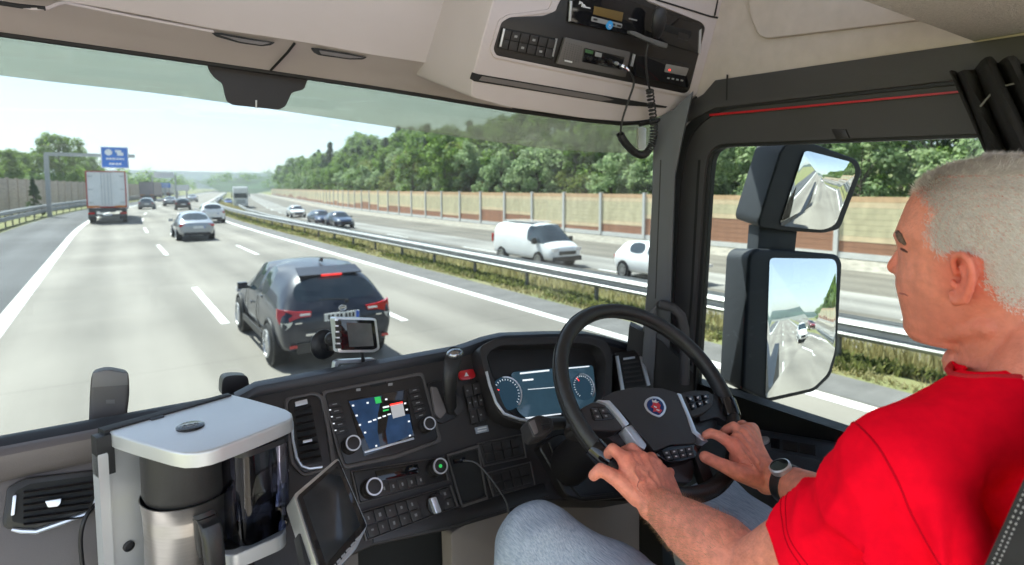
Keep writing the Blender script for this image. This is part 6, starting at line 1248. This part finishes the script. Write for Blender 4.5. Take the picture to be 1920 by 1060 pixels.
# ---- eyes and brow hair
for s_ in (-1, 1):
    e = sg(1704, 464); mb = MB(); mb.ball((XH+s_*.031, e.y-.014, e.z), .0118, 16); mb.build('eye', mat('eye_white', (.6, .56, .52), .2), person)
V0 = Vector((0, 0, 0))
def onskin(x, y):
    hit, loc, nn, _ = body.ray_cast(CAM-V0, ray(x, y).normalized()); return (loc, nn) if hit else (None, None)
bpy.context.view_layer.update()
for nm, px_, rr_, m_ in (('eyebrow', [(1684, 436), (1687, 443), (1692, 451), (1699, 459)], (.0030, .0042, .0040, .0018), mat('brow_hair', (.12, .08, .06), .8, var=.4, vscale=300)), ('eyelid', [(1690, 466), (1693, 468), (1697, 470), (1702, 473)], (.0012, .0018, .0018, .0010), mat('lash_line', (.10, .04, .03), .7)), ('mouth_line', [(1688, 550), (1692, 551), (1697, 552), (1703, 555)], (.0010, .0013, .0012, .0006), mat('mouth_line', (.50, .16, .12), .6))):
    P = [onskin(*q) for q in px_]; P = [(l, n) for l, n in P if l is not None]
    if len(P) > 2:
        Q = [l+n*.0006 for l, n in P]
        for s_ in (0, 1):
            mb = MB(); mb.tube([Vector((2*XH-q.x if s_ else q.x, q.y, q.z)) for q in Q], list(rr_[-len(Q):]), 8); mb.build(nm, m_, person)
# ---- cropped hair
poly = [(1718, 352), (1737, 372), (1758, 387), (1749, 410), (1744, 438), (1752, 464), (1770, 473), (1798, 471), (1834, 488), (1853, 530), (1873, 553), (1893, 572), (1925, 582), (2300, 600), (2300, 150), (1700, 150)]
def inpoly(x, y, P):
    c = False
    for i in range(len(P)):
        (x1, y1), (x2, y2) = P[i-1], P[i]
        if (y1 > y) != (y2 > y) and x < (x2-x1)*(y-y1)/(y2-y1)+x1: c = not c
    return c
rg = random.Random(5); V = []; Fc = []; bm = bmesh.new(); bm.from_mesh(body.data); bm.normal_update()
hv_ = {}; caps = []
zn = zb+.02
for f in bm.faces:
    c = f.calc_center_median()
    if c.z < zn or abs(c.x-XH) > .1: continue
    q = Vector((XH-abs(c.x-XH), c.y, c.z)); x, y = proj(q)
    if abs(c.x-XH) > .071 and c.y < .29 and inpoly(x, y, [(1770, 470), (1800, 466), (1842, 482), (1846, 565), (1780, 585)]): continue
    d_ = 0
    ins = [inpoly(x+a_, y+b_, poly) for a_, b_ in ((22, 0), (-22, 0), (0, 18), (0, -18))]
    if not any(ins): continue
    full = all(ins)
    # crown lies back, sides lie down and back
    n_ = f.normal; lie = Vector((0, -.75, -.55 if n_.z < .6 else 0)); lie = (lie-n_*lie.dot(n_)); caps.append(f)
    for k in range(11):
        if not full and not inpoly(x+rg.gauss(0, 11), y+rg.gauss(0, 9), poly): continue
        ws_ = [rg.random() for _ in f.verts]; sw_ = sum(ws_); p = sum((v.co*w0 for v, w0 in zip(f.verts, ws_)), Vector())/sw_
        d = (n_*rg.uniform(.12, .4)+lie*1.0+Vector((rg.gauss(0, .22), rg.gauss(0, .22), rg.gauss(0, .22)))).normalized()*rg.uniform(.006, .0105)*(1.25 if n_.z > .6 else .5 if y > 530 else .85); s0 = d.cross(n_).normalized()*.00026; i0 = len(V)
        V += [p-s0-n_*.0005, p+s0-n_*.0005, p+d*.6+s0*.8, p+d*.6-s0*.8, p+d]; Fc += [(i0, i0+1, i0+2, i0+3), (i0+3, i0+2, i0+4)]
i0 = len(V)
for f in caps:
    b0_ = len(V); V += [v.co+v.normal*.0012 for v in f.verts]; pass
me = bpy.data.meshes.new('hair'); me.from_pydata([tuple(v) for v in V], [], Fc); bm.free()
mh = mat('grey_hair', (.66, .57, .52), .6, var=0, vscale=25, col2=(.93, .87, .82), spec=.3)
t = mh.node_tree; n_ = t.nodes; g_ = n_.new('ShaderNodeNewGeometry'); r_n = [x for x in n_ if x.type == 'VALTORGB'][0]; r_n.color_ramp.elements[0].position = 0; r_n.color_ramp.elements[1].position = 1; t.links.new(g_.outputs['Random Per Island'], r_n.inputs[0])
link('hair', me, mh, person, 0, False)
# ---- red shirt
mb = MB()
mb.ball((XH, .130, 2.02), 1, 28, (.205, .150, .34)); mb.ball((XH, .165, 2.27), 1, 28, (.205, .145, .175))
chain(mb, [Vector((.70, .270, 2.394)), Vector((XH-.07, .225, 2.434)), Vector((XH+.07, .215, 2.440)), Vector((1.095, .245, 2.40))], [.060, .063, .062, .056], 20)
chain(mb, [Vector((XH, .215, 2.41)), Vector((XH, .226, 2.468))], [.086, .0670], 26)
sl_end = mid(SL, EL, .53); chain(mb, [SL+Vector((0, .0, .008)), mid(SL, EL, .3)+Vector((0, -.004, -.004)), sl_end+Vector((0, -.004, -.004))], [.066, .0585, .0575], 24)
sr_end = mid(SR, ER, .62); chain(mb, [SR+Vector((0, -.01, .0)), mid(SR, ER, .3), sr_end], [.068, .066, .064], 24)
chain(mb, [Vector((.695, .245, 2.352)), Vector((.72, .185, 2.26)), Vector((.725, .15, 2.12))], [.060, .062, .060], 18); chain(mb, [Vector((1.10, .24, 2.35)), Vector((1.08, .18, 2.24))], [.058, .06], 18)
shirt = remesh(mb, 'shirt', mat('red_cotton', (.94, .003, .020), .95, var=.06, vscale=60, bump=.10, bscale=900, spec=.04), .005, 6, person)
# cut the sleeve end flat and the neck open, then lay folds into the cloth
bm = bmesh.new(); bm.from_mesh(shirt.data)
dl = (EL-SL).normalized(); dr = (ER-SR).normalized(); kill = []
nk = Vector((XH, .232, 2.492)); nd = Vector((0, .22, 1)).normalized()
for pco, pno in ((sl_end+dl*.015, dl), (sr_end+dr*.015, dr), (nk, nd)):
    near = 0.14 if pno is not nd else .10
    gf = [f for f in bm.faces if (f.calc_center_median()-pco).length < near]; ge = list({e for f in gf for e in f.edges}); gv = list({v for f in gf for v in f.verts})
    bmesh.ops.bisect_plane(bm, geom=gv+ge+gf, plane_co=pco, plane_no=pno, clear_outer=False)
    bmesh.ops.delete(bm, geom=[f for f in bm.faces if (f.calc_center_median()-pco).length < near+.02 and (f.calc_center_median()-pco).dot(pno) > .0001], context='FACES')
bm.normal_update()
arm0 = Vector((.72, .20, 2.30))
for v in bm.verts:
    p = v.co; q = Vector((p.x*4+p.z*1.0, p.y*5, p.z*2.2)); f1 = 1-abs(noise.noise(q*1.6)); f2 = 1-abs(noise.noise(q*3.1+Vector((3, 1, 7))))
    dd = (p-arm0).length; rad_ = math.exp(-(dd/.16)**2); ang = math.atan2(p.z-arm0.z, p.y-arm0.y)
    fold = math.sin((p.y*1.0+p.x*.5+.10*noise.noise(p*5))*75+4*p.z); a = .021*(f1**3-.45)+.010*(f2**3-.4)+.010*max(0, min(1, (2.36-p.z)/.06))*max(0, min(1, (.30-p.y)/.06))*fold+.022*rad_*(.8-2*abs(math.sin(ang*4+dd*9+2*noise.noise(p*6))))
    a = max(a, -.010); top = max(0, min(1, (p.z-2.36)/.08)); a *= max(0, min(1, ((p-nk).length-.085)/.05)); v.co = p+v.normal*a*(1-.7*top)
bm.to_mesh(shirt.data); bm.free()
md = shirt.modifiers.new('s', 'SMOOTH'); md.factor = .5; md.iterations = 1; bake(shirt)
md = shirt.modifiers.new('t', 'SOLIDIFY'); md.thickness = .0035; md.offset = 0; bake(shirt); shirt.data.polygons.foreach_set('use_smooth', [True]*len(shirt.data.polygons))
# the trunk and upper arms shrink under the cloth, still one surface with head and arms
bm = bmesh.new(); bm.from_mesh(body.data); bm.normal_update()
for v in bm.verts:
    c = v.co
    if c.z < 2.462 and c.y < .5 and ((c-sl_end).dot(dl) < -.010 if c.x < XH else (c-sr_end).dot(dr) < -.010):
        k = min(1, (2.462-c.z)/.03); v.co = c-v.normal*.022*k
bm.to_mesh(body.data); bm.free()
# short hairs on the near forearm belong to the hair of the body
V = []; Fc = []; rga = random.Random(9)
for i in range(3200):
    t = rga.uniform(.12, 1.0); c = mid(EL, WL, t); d = (WL-EL).normalized(); u_ = d.orthogonal().normalized(); w_ = d.cross(u_); a = rga.uniform(0, 6.283); r0 = Vector(u_*math.cos(a)+w_*math.sin(a))
    if r0.dot(CAM-c) < 0 and r0.z < .2: continue
    hit, loc, nn, _ = body.ray_cast(c+r0*.1-Vector(body.location), -r0)
    if not hit or (loc-c).length > .06: continue
    q = (d*.55+nn*.45+Vector((rga.gauss(0, .3), rga.gauss(0, .3), rga.gauss(0, .3)))).normalized()*rga.uniform(.006, .013); s0 = q.cross(nn).normalized()*.00016; i0 = len(V)
    V += [loc-s0, loc+s0, loc+q]; Fc.append((i0, i0+1, i0+2))
me = bpy.data.meshes.new('arm_hair'); me.from_pydata([tuple(v) for v in V], [], Fc); link('arm_hair', me, mat('arm_hair', (.34, .20, .11), .6), person, 0, False)
# sleeve seam and the double stitched hem
bm = bmesh.new(); bm.from_mesh(shirt.data); bm.free()
def band(t, rad, r_, nm, mm, tilt=Vector()):
    c = mid(SL, EL, t); d = (dl+tilt).normalized(); u_ = d.orthogonal().normalized(); w_ = d.cross(u_); P = []
    for k in range(72):
        a = 2*math.pi*k/72; r0 = u_*math.cos(a)+w_*math.sin(a); hit, loc, nn, _ = shirt.ray_cast(c+r0*rad, -r0)
        P.append(loc+nn*.0002 if hit else None)
    run = []
    for p in P+[None]:
        if p is not None and (not run or (p-run[-1]).length < .03): run.append(p)
        else:
            if len(run) > 5: mb = MB(); mb.tube(run, r_, 5); mb.build(nm, mm, shirt, 80)
            run = [p] if p is not None else []
seamm = mat('red_seam', (.50, .003, .014), .95, spec=.04)
band(.10, .13, .0012, 'sleeve_seam', seamm, Vector((-.9, .1, .35))); band(.50, .12, .0007, 'hem_stitch', seamm); band(.475, .12, .0007, 'hem_stitch', seamm)
# collar band and hem stitching follow the cut edges
mb = MB(); U1 = Vector((1, 0, 0)); U2 = nd.cross(U1); loop = []
shb = [v.co.copy() for v in shirt.data.vertices if (v.co-nk).length < .12 and abs((v.co-nk).dot(nd)+.004) < .006]
for k in range(48):
    a = 2*math.pi*k/48; d = U1*math.cos(a)+U2*math.sin(a); best = max((p for p in shb if abs((p-nk).dot(nd)+.004) < .006 and (p-nk).length < .11 and (p-nk).normalized().dot(d) > .97), key=lambda p: (p-nk).dot(d), default=None)
    if best is not None: loop.append(best+nd*.003)
if len(loop) > 20:
    sm_ = [sum((loop[(i+j) % len(loop)] for j in range(-4, 5)), Vector())/9 for i in range(len(loop))]
    mb.tube(sm_, .0042, 8, True); mb.build('collar', mat('red_rib', (.55, .010, .018), .9, var=.1, vscale=300, stretch=(1, 1, .1)), shirt, 80)
# ---- jeans
mb = MB(); HL = Vector((.80, .28, 1.92)); KL = at(1003, 1026, d=1.10); KL2 = KL+Vector((.0, .10, -.10))
chain(mb, [HL, mid(HL, KL, .5), KL], [.105, .092, .074], 24); chain(mb, [KL, KL+Vector((.01, .05, -.42))], [.072, .058], 20)
HR = Vector((1.02, .28, 1.92)); KR2 = at(1345, 960, d=1.32); chain(mb, [HR, mid(HR, KR2, .5), KR2], [.105, .09, .074], 24); chain(mb, [KR2, KR2+Vector((0, .08, -.42))], [.07, .058], 20); mb.ball((XH+.01, .22, 1.93), .15, 20, (1.3, 1, .8))
jeans = remesh(mb, 'jeans', mat('denim', (.27, .32, .39), .9, var=.14, vscale=420, col2=(.44, .49, .56), stretch=(1, .10, .6), bump=.25, bscale=500, spec=.1), .006, 6, person)
bm = bmesh.new(); bm.from_mesh(jeans.data); bm.normal_update()
for v in bm.verts:
    p = v.co.copy(); v.co = p+v.normal*(.016*(.7-2*abs(noise.noise(Vector((p.x*5, p.y*9, p.z*9)))))+.003*noise.noise(p*22))
bm.to_mesh(jeans.data); bm.free()
mt_st = mat('denim_seam', (.30, .34, .40), .9)
for (P_, Q_, tw) in ((HL, KL, 2.4), (HL, KL, .2)):
    ax_ = (Q_-P_).normalized(); u1 = Vector((0, 0, 1)); u1 = (u1-ax_*u1.dot(ax_)).normalized(); u2 = ax_.cross(u1); pts_ = []
    for k in range(14):
        c = mid(P_, Q_, .35+.62*k/13); r0 = u1*math.cos(tw)+u2*math.sin(tw); hit, loc, nn, _ = jeans.ray_cast(c+r0*.2, -r0)
        if hit: pts_.append(loc+nn*.0005)
    if len(pts_) > 3 and tw > 1: mb = MB(); mb.tube(pts_, .0022, 6); mb.build('jeans_seam', mt_st, jeans)
mb = MB(); s0 = mid(HL, KL, .62); ax_ = (KL-HL).normalized(); u1 = ax_.orthogonal().normalized(); u2 = ax_.cross(u1)
# ---- wristwatch
wv = (ER-WR).normalized(); wc = WR+wv*.045
mb = MB(); mb.lathe([(.0345, -.012), (.037, -.010), (.037, .010), (.0345, .012)], wc, wv, 32, False); wt = mb.build('wristwatch', M_blk, person)
wn = (CAM-wc).normalized(); wn = (wn+Vector((0, 0, .9))).normalized(); wn = (wn-wv*wn.dot(wv)).normalized()
mb = MB(); mb.lathe([(.019, 0), (.020, .004), (.020, .010), (.017, .012)], wc+wn*.033, wn, 28, False); mb.build('watch_case', M_silv, wt)
mb = MB(); mb.lathe([(.017, .0), (.017, .0105), (.0001, .0108)], wc+wn*.033, wn, 28); mb.build('watch_dial', M_gloss, wt)
# ---- seat
seat = empty('driver_seat', (.9, .1, 1.2), 'black driver seat backrest with pale double stitching behind the man', 'seat')
SP = (Vector((.655, 0, 0)), Vector((-1, 0, 0)))
prof_s = [at(x, y, pl=SP) for x, y in rnd([(1836, 1080), (1880, 985), (1925, 885), (1990, 790), (2080, 740), (2300, 800), (2300, 1250), (1836, 1150)], [4, 30, 30, 30, 40, 20, 4, 4])]
mb = MB(); mb.prism(prof_s, (.5, 0, 0), .018, 4); bk_ = mb.build('backrest', mat('seat_black', (.022, .021, .022), .75, var=.15, vscale=60, bump=.2, bscale=600), seat, 60)
mb = MB(); mb.box((.9, .25, 1.72), (.52, .56, .16), bev=.05, seg=4); mb.build('cushion', M_dash, seat); mb = MB(); mb.box((.9, .2, 1.42), (.4, .4, .45), bev=.03); mb.build('seat_base', M_dash2, seat)
for o_ in (10, 20):
    P = [at(x+o_, y+o_*.35, pl=(Vector((.653, 0, 0)), SP[1])) for x, y in ((1845, 1066), (1862, 1028), (1880, 987), (1903, 936), (1926, 888), (1960, 835))]; P = spline(P, 10); mb = MB()
    for i in range(0, len(P)-1, 2): mb.tube([P[i], P[i]*.3+P[i+1]*.7], .0008, 4)
    mb.build('seat_stitching', mat('pale_stitch', (.45, .43, .42), .8), bk_)
# ================================================================= AIR
hz = bpy.data.materials.new('haze'); hz.use_nodes = True; t = hz.node_tree; t.nodes.clear(); o_ = t.nodes.new('ShaderNodeOutputMaterial'); v = t.nodes.new('ShaderNodeVolumePrincipled')
v.inputs['Color'].default_value = (.86, .92, 1, 1); v.inputs['Density'].default_value = .0005; v.inputs['Anisotropy'].default_value = .2; t.links.new(v.outputs[0], o_.inputs['Volume'])
mb = MB(); mb.box((150, 400, 45), (2200, 2300, 100)); tag(mb.build('haze', hz, None, 0, False), kind='stuff')
